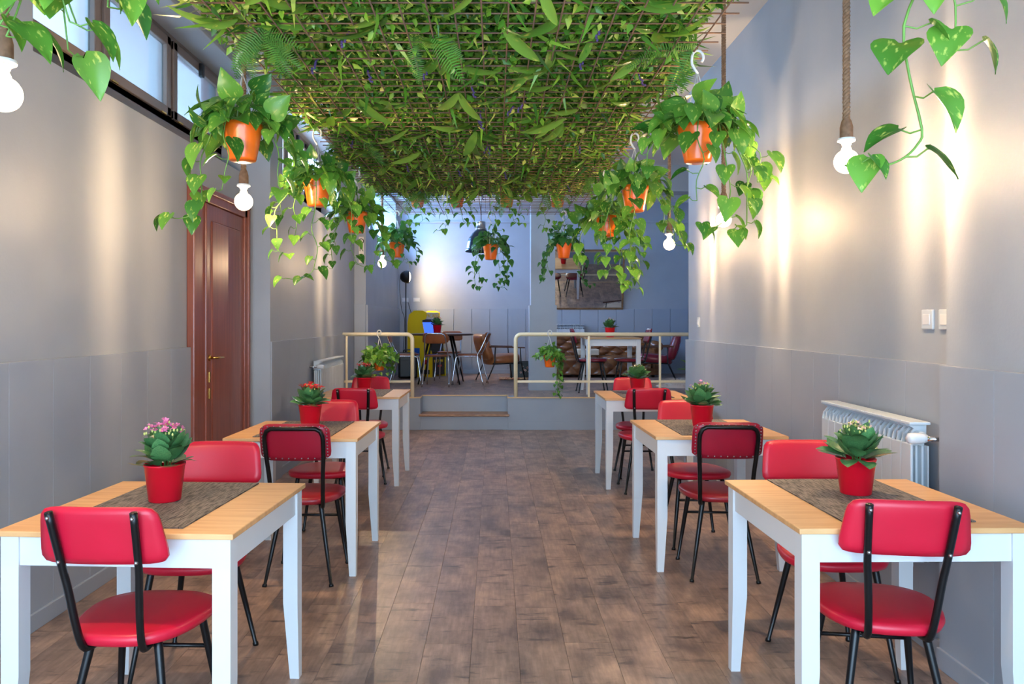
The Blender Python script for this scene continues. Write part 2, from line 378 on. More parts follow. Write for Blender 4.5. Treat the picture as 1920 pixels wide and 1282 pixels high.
# wainscot panels
def panels_y(parent, face, y0, y1, z0, z1, side, w=.335, th=.03, base=True):
    n = max(1, round((y1 - y0) / w)); w = (y1 - y0) / n
    for i in range(n):
        a, c = y0 + i * w + .0006, y0 + (i + 1) * w - .0006
        x0, x1 = (face - .001, face + th) if side > 0 else (face - th, face + .001)
        part_box('wainscot_panel', 'panel_paint', parent, x0, x1, a, c, z0, z1, .0012)
    if base:
        x0, x1 = (face, face + th + .012) if side > 0 else (face - th - .012, face)
        part_box('skirting', 'panel_paint', parent, x0, x1, y0, y1, z0, z0 + .08, .003)
def panels_x(parent, y, x0, x1, z0, z1, w=.335, th=.03):
    n = max(1, round((x1 - x0) / w)); w = (x1 - x0) / n
    for i in range(n): part_box('wainscot_panel', 'panel_paint', parent, x0 + i * w + .003, x0 + (i + 1) * w - .003, y - th, y + .001, z0, z1, .003)
    part_box('skirting', 'panel_paint', parent, x0, x1, y - th - .012, y, z0, z0 + .08, .003)
ZW = 1.21
panels_y(WL, XL, YD, 5.31, 0, ZW, 1)
panels_y(WL, XL, 6.51, 6.62, 0, ZW, 1)
panels_y(WL, -1.91, 6.63, 6.94, 0, ZW, 1, base=False, th=.012)
panels_y(WL, XL2, 6.96, YP, 0, ZW, 1)
panels_x(WL, 10.8, XL2, XL3, ZP, 1.62)
panels_y(WL, XL3, 10.8, YB - .04, ZP, 1.61, 1)
panels_y(WR, XR, 3.14, 7.48, 0, ZW, -1)
panels_y(WR, 1.815, YD, 3.13, 0, ZW, -1)
panels_x(WB, YB, XL3 + .03, XA - .03, ZP, 1.607)
panels_y(WA, XA, YP + .02, YB - .04, ZP, 1.607, -1)

# ------------------------------------------------------------------ windows
def window(name, x, y0, y1, z0, z1, cuts, label, glass='frosted_pane', sill=0):
    f = MB(); t = .05; f.box(x - .035, x + .035, y0, y1, z0, z0 + sill + t); z0 += sill
    f.box(x - .035, x + .035, y0, y1, z0, z0 + t).box(x - .035, x + .035, y0, y1, z1 - t, z1)
    f.box(x - .035, x + .035, y0, y0 + t, z0, z1).box(x - .035, x + .035, y1 - t, y1, z0, z1)
    w = struct(f.build(name, 'bronze'), label)
    for c in cuts: part_box('mullion', 'bronze', w, x - .035, x + .035, c - .03, c + .03, z0 + t, z1 - t)
    ys = [y0 + .02] + list(cuts) + [y1 - .02]
    for a, c in zip(ys[:-1], ys[1:]):
        a += .025; c -= .025; s = MB(); k = .065; X0, X1 = x + .005, x + .055
        za, zb = z0 + t - .01, z1 - t + .01
        s.bbox(X0, X1, a, c, za, za + k, .006).bbox(X0, X1, a, c, zb - k, zb, .006).bbox(X0, X1, a, a + k, za, zb, .006).bbox(X0, X1, c - k, c, za, zb, .006)
        so = s.build('sash', 'bronze', w)
        MB().box(x + .02, x + .026, a + k - .01, c - k + .01, za + k - .01, zb - k + .01).build('pane', glass, so)
        part_box('hinge_catch', 'black_plastic', so, x + .05, x + .085, (a + c) / 2 - .025, (a + c) / 2 + .025, zb - .11, zb - .005, .008)
        for yy in (a + .12, c - .12): part_box('latch', 'brass', so, x + .05, x + .06, yy - .035, yy + .035, za - .006, za + .008, .002)
    return w
window('window_1', -2.36, 3.5, 6.62, 2.617, 3.44, [4.58, 5.57], 'bronze framed row of frosted clerestory windows above the brown door', sill=.18)
window('window_2', -2.2, 7.15, 9.7, 2.6, 3.44, [8.0, 8.85], 'bronze framed clerestory windows behind the wall pier', 'clear_pane', sill=.14)
window('window_3', -2.3, 11.05, 14.1, 2.7, 3.5, [12.07, 13.08], 'clear window high on the wall beside the platform', 'clear_pane')
b = MB()
for x in (-1.97, -.75, .5, 1.73): b.box(x - .03, x + .03, YD - .13, YD - .07, .05, 2.85)
b.box(-2, 1.76, YD - .13, YD - .07, 2.1, 2.16).box(-2, 1.76, YD - .13, YD - .07, .05, .1)
struct(b.build('window_4', 'bronze'), 'open glazed shopfront frame at the street end of the room')
tag(MB().box(-6.2, -5.6, 11.3, 12.6, -1, 9).build('outdoor_pillar', 'outdoor_red'), 'blurred reddish building pillar outside the frosted window', 'pillar')
tag(MB().box(-6.2, -5.6, 12.6, 13.25, -1, 9).build('outdoor_pillar', 'outdoor_teal'), 'blurred dark teal pillar outside the frosted window', 'pillar')
# ceiling cornice line above the windows
b = MB().bbox(XL - .002, XL + .02, YD, 6.62, 3.445, 3.475, .004); struct(b.build('trim_1', 'beam_paint'), 'thin grey moulding above the clerestory windows')
b = MB().bbox(XL2 - .002, XL2 + .02, 6.95, 10.8, 3.445, 3.475, .004); struct(b.build('trim_2', 'beam_paint'), 'thin grey moulding above the second clerestory')
b = MB().bbox(XL3, XA, YB - .07, YB - .04, 3.19, 3.22, .006); struct(b.build('trim_3', 'wall_paint'), 'pale cornice line high on the platform back wall')

# ------------------------------------------------------------------ door
DR = MB().box(XL - .002, XL + .012, 5.36, 6.46, 0, 2.28).build('door_1', 'door_wood'); struct(DR, 'glossy dark brown wooden double door with brass handle')
def casing(y0, y1, z0, z1, name='door_casing'):
    o = MB().bbox(XL - .001, XL + .04, y0, y1, z0, z1, .006).build(name, 'door_wood', DR)
    return o
casing(5.32, 5.40, 0, 2.32); casing(6.42, 6.5, 0, 2.32); casing(5.32, 6.5, 2.24, 2.32)
for a, c in ((5.30, 5.34), (6.48, 6.52)): part_box('casing_bead', 'door_wood', DR, XL, XL + .055, a, c, 0, 2.34, .008)
part_box('casing_bead', 'door_wood', DR, XL, XL + .055, 5.30, 6.52, 2.30, 2.345, .008)
part_box('narrow_leaf', 'door_wood', DR, XL + .005, XL + .024, 5.405, 5.585, .01, 2.235, .004)
wl = part_box('wide_leaf', 'door_wood', DR, XL + .005, XL + .024, 5.6, 6.415, .01, 2.235, .004)
part_box('astragal', 'door_wood', DR, XL + .01, XL + .036, 5.572, 5.612, .01, 2.235, .008)
part_box('raised_panel', 'door_wood', wl, XL + .02, XL + .032, 5.70, 6.33, .2, 2.12, .01)
hd = MB().tube([(XL + .02, 5.66, 1.12), (XL + .075, 5.66, 1.12), (XL + .08, 5.68, 1.12), (XL + .078, 5.8, 1.118)], [.009, .009, .01, .008]).lathe([(.0, 0), (.024, 0), (.022, .008), (0, .01)], 12, Matrix.Translation((XL + .024, 5.66, 1.12)) @ Matrix.Rotation(PI / 2, 4, 'Y'))
hd.build('handle', 'brass', wl)
for z in (.98, .86): part_box('keyhole_plate', 'brass', wl, XL + .022, XL + .03, 5.645, 5.675, z - .04, z + .04, .003)

# ------------------------------------------------------------------ radiators
def radiator(name, n, label, loc, rz, valve=True, h=.60, z0=.37):
    r = thing(name, label, 'radiator', loc, rz, 'cast sectional radiators')
    w = .08; me = None
    for i in range(n):
        if me is None:
            b = MB(); d = .095
            b.bbox(-w / 2 + .001, w / 2 - .001, -d, -d + .012, z0, z0 + h - .09, .004)
            b.box(-.004, .004, -d + .006, -.02, z0 + .01, z0 + h - .05)
            for yy in (-.07, -.045, -.02): b.box(-w / 2 + .006, w / 2 - .006, yy - .003, yy + .003, z0 + .02, z0 + h - .1)
            b.tube([(-w / 2, -.05, z0 + .05), (w / 2, -.05, z0 + .05)], .022, 8).tube([(-w / 2, -.05, z0 + h - .06), (w / 2, -.05, z0 + h - .06)], .022, 8)
            # curved top outlet fin
            pr = [(-d, z0 + h - .09), (-d + .006, z0 + h - .06), (-d + .03, z0 + h - .03), (-d - .004, z0 + h - .012), (-d - .004, z0 + h), (-.012, z0 + h), (-.012, z0 + h - .09)]
            for sx in (-w / 2 + .002, 0, ):
                b.add([(sx, p[0], p[1]) for p in pr] + [(sx + .006, p[0], p[1]) for p in pr], [tuple(range(7)), tuple(range(13, 6, -1))] + [(k, (k + 1) % 7, (k + 1) % 7 + 7, k + 7) for k in range(7)])
            b.bbox(-w / 2 + .001, w / 2 - .001, -d - .004, -.012, z0 + h - .012, z0 + h, .003)
            me = b.mesh('section', 'radiator_paint')
        link('section', me, r, Matrix.Translation(((i - (n - 1) / 2) * w, 0, 0)))
    e = (n / 2) * w
    for bx, bz in ((e - .1, .1), (-e + .1, .1), (e - .1, h - .12)): MB().tube([(bx, .012, z0 + bz), (bx, -.05, z0 + bz)], .01).build('wall_bracket', 'steel', r)
    if valve:
        s = valve
        v = MB().tube([(s * e, -.05, z0 + h - .06), (s * (e + .05), -.05, z0 + h - .06), (s * (e + .065), -.05, z0 + h - .06), (s * (e + .065), .02, z0 + h - .06)], [.014, .014, .012, .009], 10).build('valve', 'chrome', r)
        MB().lathe([(.001, .0), (.016, .0), (.021, .02), (.023, .05), (.021, .072), (.012, .08), (.001, .08)], 16, Matrix.Translation((s * (e + .045), -.055, z0 + h - .06)) @ Matrix.Rotation(PI / 2, 4, 'X')).build('thermostat_head', 'white_paint', r)
    return r
radiator('radiator', 11, 'pale grey sectional radiator with white thermostat head below the wall sockets', (1.815, 3.66, 0), -PI / 2, valve=1)
radiator('radiator', 15, 'grey sectional radiator on the wall between door and platform', (-1.905, 8.72, 0), PI / 2, valve=-1)
radiator('radiator', 7, 'grey sectional radiator on the platform wall behind the sofa', (1.36, YB - .045, ZP), 0, valve=None, h=.62, z0=.29)

# ------------------------------------------------------------------ sockets and switches
def plate(name, label, cat, loc, rz, w, h, group=None, socket=True):
    t_ = thing(name, label, cat, loc, rz, group)
    MB().bbox(-w / 2, w / 2, -.011, 0.001, -h / 2, h / 2, .004).build('cover_plate', 'radiator_paint', t_)
    ins = MB().bbox(-w * .3, w * .3, -.015, -.008, -h * .27, h * .27, .002).build('insert', 'white_paint', t_)
    if socket:
        for k in (-.12, 0, .12): MB().lathe([(.0005, 0), (.0032, 0), (.0032, .004)], 8, Matrix.Translation((w * .08, -.0145, k * h)) @ Matrix.Rotation(-PI / 2, 4, 'X')).build('socket_hole', 'black_plastic', ins)
    else: MB().bbox(-w * .2, w * .2, -.019, -.013, -h * .2, h * .05, .002).build('rocker', 'white_paint', ins)
    return t_
plate('wall_socket', 'square wall socket on the plain wall, away from the pier edge', 'socket', (XR, 3.335, 1.395), -PI / 2, .085, .085)
plate('wall_socket', 'wall socket half tucked against the wall pier', 'socket', (XR, 3.205, 1.395), -PI / 2, .085, .085)
plate('light_switch', 'small light switch by the end corner of the long wall', 'switch', (XR, 7.09, 1.375), -PI / 2, .06, .09, None, False)
plate('wall_socket', 'blank socket plate on the wall behind the floor lamp pole', 'socket', (PX(760, YB), YB, PZ(562, YB)), 0, .12, .075, None, False)
plate('wall_socket', 'wall socket with plugged cord above the arcade cabinet', 'socket', (PX(781, YB), YB, PZ(562, YB)), 0, .12, .075)

# ------------------------------------------------------------------ tables
def make_table(name, label, loc, rz, group):
    t_ = thing(name, label, 'table', loc, rz, group); w = .37
    MB().bbox(-w, w, -w, w, .732, .75, .003).build('tabletop', 'table_wood', t_)
    for a in (0, 1, 2, 3):
        MB().bbox(-w + .05, w - .05, -w + .02, -w + .04, .64, .733, .002, mat=Matrix.Rotation(a * PI / 2, 4, 'Z')).build('apron', 'white_paint', t_)
    for sx in (-1, 1):
        for sy in (-1, 1):
            o = w - .012; i = o - .056; i2 = o - .036
            rings = []
            for z, k in ((0, i2), (.30, i), (.733, i)):
                q = [(k, k), (o, k), (o, o), (k, o)]
                rings.append([(sx * x, sy * y, z) for x, y in (q if sx * sy > 0 else q[::-1])])
            MB().loft(rings, smooth=False).build('leg', 'white_paint', t_)
    return t_
TG = 'white pine-topped tables in the main room'
make_table('dining_table', 'white table with wooden top carrying the bright pink flowering plant', (-1.135, 2.72, 0), math.radians(-3), TG)
make_table('dining_table', 'white table with wooden top standing beside the brown door', (-1.105, 4.6, 0), math.radians(-1.5), TG)
make_table('dining_table', 'white table with wooden top beside the platform steps and dark grey radiator', (-1.16, 6.9, 0), math.radians(-1), TG)
make_table('dining_table', 'white table with wooden top beside the radiator with white thermostat head', (1.30, 2.77, 0), math.radians(1), TG)
make_table('dining_table', 'white table with wooden top along the bare wall, one studded chair tucked in', (1.25, 4.67, 0), math.radians(1), TG)
make_table('dining_table', 'white table with wooden top standing near the wall light switch', (1.275, 6.77, 0), 0, TG)
make_table('dining_table', 'white table with wooden top up on the platform between wine red chairs', (1.57, 10.65, ZP), 0, None)
# placemats
def placemat(label, loc, rz, l=.66, w=.425):
    b = MB().grid(lambda u, v: ((u - .5) * w, (v - .5) * l, .004 + .0005 * math.sin(u * 9 + v * 5)), 6, 10)
    n = len(b.v); b.grid(lambda u, v: ((u - .5) * w, (.5 - v) * l, .0), 1, 1)
    rim = [(-w / 2, -l / 2), (w / 2, -l / 2), (w / 2, l / 2), (-w / 2, l / 2)]
    for k in range(4):
        a, c = rim[k], rim[(k + 1) % 4]; b.add([(a[0], a[1], 0), (c[0], c[1], 0), (c[0], c[1], .0042), (a[0], a[1], .0042)], [(0, 1, 2, 3)])
    o = b.build('placemat', 'mat_weave'); o.location = (loc[0], loc[1], .7503); o.rotation_euler = (0, 0, rz)
    return tag(o, label, 'placemat', 'grey woven table mats')
placemat('grey woven mat under the pot of bright pink flowers', (-1.155, 2.735), math.radians(-3))
placemat('grey woven mat under the red flowers beside the brown door', (-1.11, 4.6), math.radians(-1.5))
placemat('grey woven mat under the red flowers next to the railing', (-1.16, 6.9), 0)
placemat('grey woven mat on the table beside the thermostat radiator', (1.31, 2.80), math.radians(1))
placemat('grey woven mat under the pink and cream flowers by the bare wall', (1.25, 4.68), math.radians(1))
placemat('grey woven mat on the table near the light switch', (1.275, 6.78), 0)

# ------------------------------------------------------------------ chairs
def seat_outline(wf, wr, l, n=40):
    pts = []
    for k in range(n):
        a = 2 * PI * k / n; c, s_ = math.cos(a), math.sin(a)
        e = 2 / 2.7
        x = math.copysign(abs(c) ** e, c); y = math.copysign(abs(s_) ** e, s_)
        w = wr + (wf - wr) * (.5 + .5 * math.sin(max(-1, min(1, y + .25)) * PI / 2))
        pts.append((x * w / 2, y * l / 2))
    return pts
def seat_mesh(mat, wf=.42, wr=.34, l=.41, z=.46, t_=.038):
    o = seat_outline(wf, wr, l); b = MB()
    R = [(.9, z - t_), (.965, z - t_ + .003), (1.0, z - t_ * .5), (.985, z - .006), (.93, z), (.75, z + .004), (.4, z + .005), (.05, z + .005)]
    return b.loft([[(x * s, y * s, zz) for x, y in o] for s, zz in R]).mesh('seat', mat)
def back_panel(w_top, w_bot, z0, z1, y0, y1, th, rnd, curve, mat, nu=14, nv=8):
    # rounded panel, bowed backwards at the middle
    def P_(u, v, side):
        a = 2 * u - 1; c = 2 * v - 1
        # superellipse squash of the corner
        p = 7.0; k = 1.0
        rr = (abs(a) ** p + abs(c) ** p) ** (1 / p); mx = max(abs(a), abs(c))
        if mx > 1e-6: k = mx / rr; k = 1 - (1 - k) * rnd
        a *= k; c *= k; vv = (c + 1) / 2
        w = w_bot + (w_top - w_bot) * vv; z = z0 + (z1 - z0) * vv; y = y0 + (y1 - y0) * vv
        edge = (1 - max(abs(2 * u - 1), abs(2 * v - 1)) ** 6)
        return (a * w / 2, y - curve * (1 - a * a) + side * th / 2 * (.45 + .55 * edge), z)
    b = MB(); b.grid(lambda u, v: P_(u, v, -1), nu, nv); o = len(b.v)
    b.grid(lambda u, v: P_(1 - u, v, 1), nu, nv)
    # close the rim
    n1 = nu + 1
    def idx(i, j, s): return j * n1 + (i if s == 0 else nu - i) + (0 if s == 0 else o)
    ring = [(i, 0) for i in range(nu)] + [(nu, j) for j in range(nv)] + [(i, nv) for i in range(nu, 0, -1)] + [(0, j) for j in range(nv, 0, -1)]
    for k in range(len(ring)):
        a, c = ring[k], ring[(k + 1) % len(ring)]
        b.f.append((idx(*a, 0), idx(*a, 1), idx(*c, 1), idx(*c, 0))); b.sm.append(True)
    return b.mesh('backrest', mat)
ME = {}
ME['seat_red'] = seat_mesh('red_vinyl'); ME['seat_dark'] = seat_mesh('seat_dark'); ME['seat_wine'] = seat_mesh('wine_vinyl')
ME['back_red'] = back_panel(.335, .385, .685, .86, -.225, -.272, .026, .9, .018, 'red_vinyl')
ME['back_wine'] = back_panel(.34, .36, .67, .87, -.222, -.275, .035, 1.3, .02, 'wine_vinyl')
ME['back_stud'] = back_panel(.36, .365, .665, .862, -.222, -.272, .032, 1.3, .015, 'red_vinyl_dark')
def strap(sx):
    pts = smooth_path([(sx * .075, -.08, .412), (sx * .085, -.15, .41), (sx * .09, -.195, .425), (sx * .096, -.222, .50), (sx * .104, -.243, .60), (sx * .112, -.262, .68), (sx * .122, -.312, .85)], 4)
    return MB().tube(pts, .0115, 8).mesh('back_strap', 'black_metal')
def strapw(sx):
    pts = smooth_path([(sx * .075, -.08, .412), (sx * .1, -.15, .41), (sx * .125, -.19, .425), (sx * .132, -.215, .50), (sx * .14, -.237, .60), (sx * .146, -.262, .70), (sx * .15, -.285, .80)], 4)
    return MB().tube(pts, .011, 8).mesh('back_strap', 'black_metal')
for s in (-1, 1): ME['strap', s] = strap(s); ME['strapw', s] = strapw(s)
def leg(x0, y0, x1, y1, z0=.43):
    p0, p1 = Vector((x0, y0, z0)), Vector((x1, y1, .0))
    pts = [p0, p0.lerp(p1, .08), p0.lerp(p1, .5), p0.lerp(p1, .965), p0.lerp(p1, .972), p1]
    return MB().tube(pts, [.012, .0135, .0115, .0085, .012, .0125], 10).mesh('leg', 'black_metal')
for sx in (-1, 1):
    ME['leg', sx, 1] = leg(sx * .13, .12, sx * .185, .195); ME['leg', sx, -1] = leg(sx * .10, -.12, sx * .175, -.20)
ME['stretcher'] = MB().tube([(-.152, .144, .29), (.152, .144, .29)], .0075, 8).mesh('stretcher', 'black_metal')
ME['under_frame'] = MB().tube([(-.13, .12, .418), (.13, .12, .418)], .01, 8).tube([(-.10, -.12, .418), (.10, -.12, .418)], .01, 8).tube([(-.10, -.12, .418), (-.13, .12, .418)], .01, 8).tube([(.10, -.12, .418), (.13, .12, .418)], .01, 8).mesh('under_frame', 'black_metal')
def bolt(x, z):
    y = -.262 - (z - .68) / .17 * .05
    return MB().ball((x, y - .0115, z), .0062, 8, 4)
U = []
for k in range(0, 9): a = PI / 2 + (PI / 2) * k / 8; U.append((-.105 + .045 * math.cos(a), .79 + .045 * math.sin(a)))
LOOP = [(-.105, -.08, .412), (-.118, -.15, .41), (-.13, -.195, .425), (-.135, -.22, .5), (-.14, -.242, .6), (-.147, -.262, .69), (-.15, -.285, .775)]
def yl(z): return -.262 - (z - .69) * .27
LOOP = smooth_path(LOOP, 3) + [Vector((-.148 + .0, yl(.80), .80)), Vector((-.137, yl(.825), .825)), Vector((-.115, yl(.838), .838))]
LOOP = LOOP + [Vector((-p.x, p.y, p.z)) for p in reversed(LOOP)]
ME['loop'] = MB().tube(LOOP, .0115, 8).mesh('back_loop', 'worn_metal')
sb = MB()
for k in range(40):
    t_ = k / 40 * 4; s_, f_ = int(t_), t_ % 1
    a, c = [(-1 + 2 * f_, 1), (1, 1 - 2 * f_), (1 - 2 * f_, -1), (-1, -1 + 2 * f_)][s_]
    a *= .92; c *= .86
    if abs(a) > .85 and abs(c) > .75: a *= .96; c *= .95
    v = (c + 1) / 2; z = .665 + .197 * v; y = -.222 - .05 * v - .015 * (1 - a * a) - .0145
    sb.ball((a * .181, y, z), .0042, 6, 4)
ME['studs'] = sb.mesh('upholstery_studs', 'steel')
def make_chair(kind, label, loc, rz, group):
    c = thing('dining_chair', label, 'chair', loc, rz, group)
    k = {'A': ('seat_red', 'back_red'), 'B': ('seat_dark', 'back_stud'), 'W': ('seat_wine', 'back_wine')}[kind]
    link('seat', ME[k[0]], c); bk = link('backrest', ME[k[1]], c)
    for sx in (-1, 1):
        for sy in (-1, 1): link('leg', ME['leg', sx, sy], c)
        if kind == 'A':
            st = link('back_strap', ME['strap', sx], c)
            for z in (.835, .70):
                x = sx * (.112 + (z - .68) / .17 * .01); bb = bolt(x, z); bb.build('bolt', 'steel', st)
        if kind == 'W': link('back_strap', ME['strapw', sx], c)
    if kind == 'B':
        link('back_loop', ME['loop'], c); s = link('upholstery_studs', ME['studs'], bk); s['kind'] = 'stuff'
    link('stretcher', ME['stretcher'], c); link('under_frame', ME['under_frame'], c)
    return c
R_ = math.radians
CG = 'red vinyl dining chairs in the main room'
make_chair('A', 'red vinyl chair with black strap back, its back to the pink flowering plant', (-1.125, 2.50, 0), R_(-2), CG)
make_chair('A', 'red vinyl chair between the pink flowering plant and the studded chair by the door', (-1.20, 3.14, 0), R_(180), CG)
make_chair('B', 'dark red studded-back chair with worn black loop frame near the brown door', (-1.03, 4.27, 0), R_(0), CG)
make_chair('A', 'red vinyl chair facing the studded chair across the table beside the door', (-1.09, 4.95, 0), R_(180), CG)
make_chair('A', 'red vinyl chair with black straps between door-side table and railing-side table', (-1.115, 6.42, 0), R_(0), CG)
make_chair('A', 'red vinyl chair with its back to the platform, near the hanging plant on railing', (-1.175, 7.12, 0), R_(180), CG)
make_chair('A', 'red vinyl chair with black strap back pulled to the thermostat radiator table', (1.265, 2.58, 0), R_(-8), CG)
make_chair('A', 'red vinyl chair whose back stands beside the pale radiator', (1.36, 3.18, 0), R_(180), CG)
make_chair('B', 'dark red studded-back chair with loop frame standing along the bare wall', (1.235, 4.33, 0), R_(-4), CG)
make_chair('A', 'red vinyl chair facing the studded chair along the bare wall', (1.265, 4.92, 0), R_(181), CG)
make_chair('A', 'red vinyl chair with black straps at the table near the light switch', (1.225, 6.42, 0), R_(-2), CG)
make_chair('A', 'red vinyl chair with back towards the white platform table, below the railing', (1.285, 7.02, 0), R_(180), CG)
make_chair('W', 'wine red chair drawn up beside the column at the white platform table', (1.33, 10.66, ZP), R_(-90), 'wine red chairs on the platform')
make_chair('W', 'wine red chair at the white platform table, next to the wine armchair', (1.84, 10.68, ZP), R_(90), 'wine red chairs on the platform')

# ------------------------------------------------------------------ flowering kalanchoe pots
def kal_leaf(curl):
    b = MB(); n = 9; vs = []; fs = []
    for i in range(n + 1):
        t_ = i / n; w = .36 * math.sin(PI * min(1, t_ ** .8)) ** .7 * (1 + (.05 if i % 2 else -.03)) if 0 < i < n else (.07 if i == 0 else .01)
        y = t_; zc = curl * (t_ - .3) ** 2 - curl * .09
        for a in (-1, -.5, 0, .5, 1): vs.append((a * w, y, zc + .14 * a * a * w))
    for i in range(n):
        for k in range(4): fs.append((i * 5 + k, i * 5 + k + 1, i * 5 + k + 6, i * 5 + k + 5))
    return b.add(vs, fs, True).mesh('leaf', 'kal_leaf')
KL = [kal_leaf(-.35), kal_leaf(.3), kal_leaf(-.1)]
ME['red_pot'] = MB().lathe([(.0, .0), (.052, 0), (.054, .003), (.068, .124), (.0705, .125), (.0705, .131), (.0665, .131), (.064, .1), (.0, .1)], 32).mesh('pot', 'red_pot')
ME['kal_soil'] = MB().lathe([(0, .112), (.064, .108)], 16).mesh('soil', 'soil')
def orient(d, nrm):
    y = Vector(d).normalized(); x = y.cross(Vector(nrm)); x = x.normalized() if x.length > 1e-5 else Vector((1, 0, 0)); z = x.cross(y)
    return Matrix((x, y, z)).transposed().to_4x4()
def kalanchoe(label, loc, petal, seed, nflow=34, nbud=30, spread=1.0, tall=1.0, buds='bud'):
    rr = random.Random(seed)
    p = thing('flowering_plant', label, 'plant', loc, rr.random() * 6, 'red pots of flowering succulents')
    link('pot', ME['red_pot'], p); link('soil', ME['kal_soil'], p)
    tiers = [(.128, .034, 8, .2, .088), (.14, .03, 8, .55, .092), (.16, .028, 8, .75, .086), (.18, .026, 8, .95, .07), (.205, .02, 7, 1.1, .056)]
    for z, r, n, el, ln in tiers:
        for k in range(n):
            a = 2 * PI * (k + rr.random() * .5) / n + z * 40; e = el + rr.uniform(-.2, .25)
            d = Vector((math.cos(a) * math.cos(e), math.sin(a) * math.cos(e), math.sin(e)))
            up = Vector((0, 0, 1)) - d * d.z + Vector((rr.uniform(-.3, .3), rr.uniform(-.3, .3), 0))
            s = ln * rr.uniform(.85, 1.15) * (spread if el < .5 else 1)
            m = Matrix.Translation((math.cos(a) * r, math.sin(a) * r, .13 + (z - .13) * tall)) @ orient(d, up) @ Matrix.Scale(s, 4)
            link('leaf', rr.choice(KL), p, m)
    fl, bu, st = MB(), MB(), MB()
    heads = [(0, 0, .262), (.035, .01, .25), (-.03, .025, .252), (.0, -.035, .248), (-.035, -.02, .246), (.04, -.035, .235)]
    for (hx, hy, hz) in heads:
        hz = .13 + (hz - .13) * tall
        st.tube([(hx * .3, hy * .3, .12), (hx * .7, hy * .7, .19), (hx, hy, hz - .012)], [.003, .0025, .002], 5)
        for k in range(nflow // 6 + 1):
            q = (hx + rr.gauss(0, .012), hy + rr.gauss(0, .012), hz + rr.uniform(-.006, .012))
            n_ = Vector((rr.gauss(0, .5), rr.gauss(0, .5), 1)).normalized(); m_ = Matrix.Translation(q) @ orient(n_.orthogonal(), n_)
            for j in range(4):
                c, s_ = math.cos(j * PI / 2), math.sin(j * PI / 2)
                fl.add([(0, 0, 0), (c * .006 - s_ * .004, s_ * .006 + c * .004, .001), (c * .0105, s_ * .0105, .0015), (c * .006 + s_ * .004, s_ * .006 - c * .004, .001)], [(0, 1, 2, 3)], True, m_)
        for k in range(nbud // 6 + 1):
            q = (hx + rr.gauss(0, .016), hy + rr.gauss(0, .016), hz + rr.uniform(-.02, .006))
            bu.ball(q, .0036, 5, 4, (1, 1, 1.6))
    st.build('flower_stem', 'flower_stem', p)
    o = fl.build('flower_cluster', petal, p); o['kind'] = 'stuff'
    o = bu.build('bud_cluster', buds, p); o['kind'] = 'stuff'
    return p
TZ = .7545
kalanchoe('dense succulent with bright pink flowers in a red pot', (-1.17, 2.76, TZ), 'petal_pink', 3, 84, 30, .95, 1.08)
kalanchoe('red flowering succulent in a red pot beside the brown door', (-1.115, 4.70, TZ), 'petal_red', 8, 120, 10, 1.1, .92)
kalanchoe('red flowering succulent in a red pot near the plant hooked on the short railing', (-1.165, 6.94, TZ), 'petal_red', 12, 120, 6, 1.15, .9)
kalanchoe('spreading succulent with few pale pink flowers in a red pot before the radiator', (1.33, 2.87, TZ), 'petal_pale', 21, 14, 46, 1.15, 1.0)
kalanchoe('succulent with pink and cream flowers in a red pot by the bare wall', (1.247, 4.69, TZ), 'petal_pink', 27, 14, 40, 1.1, 1.0)
kalanchoe('pale flowered succulent in a red pot near the light switch', (1.257, 6.86, TZ), 'petal_pale', 33, 16, 24, 1.2, .85)
kalanchoe('pink flowered succulent in a red pot on the white platform table', (1.575, 10.66, ZP + .75), 'petal_pale', 41, 24, 16, 1.0, .95)
kalanchoe('dark leaved red flowering plant in a red pot on the dark round table', (-.905, 12.2, ZP + .775), 'petal_red', 45, 20, 6, 1.1, 1.0)

# ------------------------------------------------------------------ railings
def rail_tube(pts, r): return MB().tube(pts, r, 12)
zr = 1.215; YR = YP + .035
def railing(label, x_end, x_post, sgn, thin, wallplate):
    t_ = thing('railing', label, 'railing', (0, 0, 0), 0, 'cream tube railings at the platform edge')
    c = (x_post - sgn * .07)
    pts = [(x_end, YR, zr)] + [(c + sgn * .07 * math.sin(a * PI / 2 / 8), YR, zr - .07 + .07 * math.cos(a * PI / 2 / 8)) for a in range(9)] + [(x_post, YR, ZP)]
    rail_tube(pts, .025).build('handrail', 'cream_metal', t_)
    part_box('lower_rail', 'cream_metal', t_, min(x_end, x_post), max(x_end, x_post), YR - .012, YR + .012, .597, .627, .004)
    for x in thin: part_box('post', 'cream_metal', t_, x - .013, x + .013, YR - .013, YR + .013, ZP - .002, zr, .004)
    return t_
railing('short cream tube railing in front of the arcade cabinet', -1.945, -1.056, 1, [-1.895], True)
railing('long cream tube railing in front of the white platform table', XA - .005, .266, -1, [1.2, 2.11, 3.0], True)

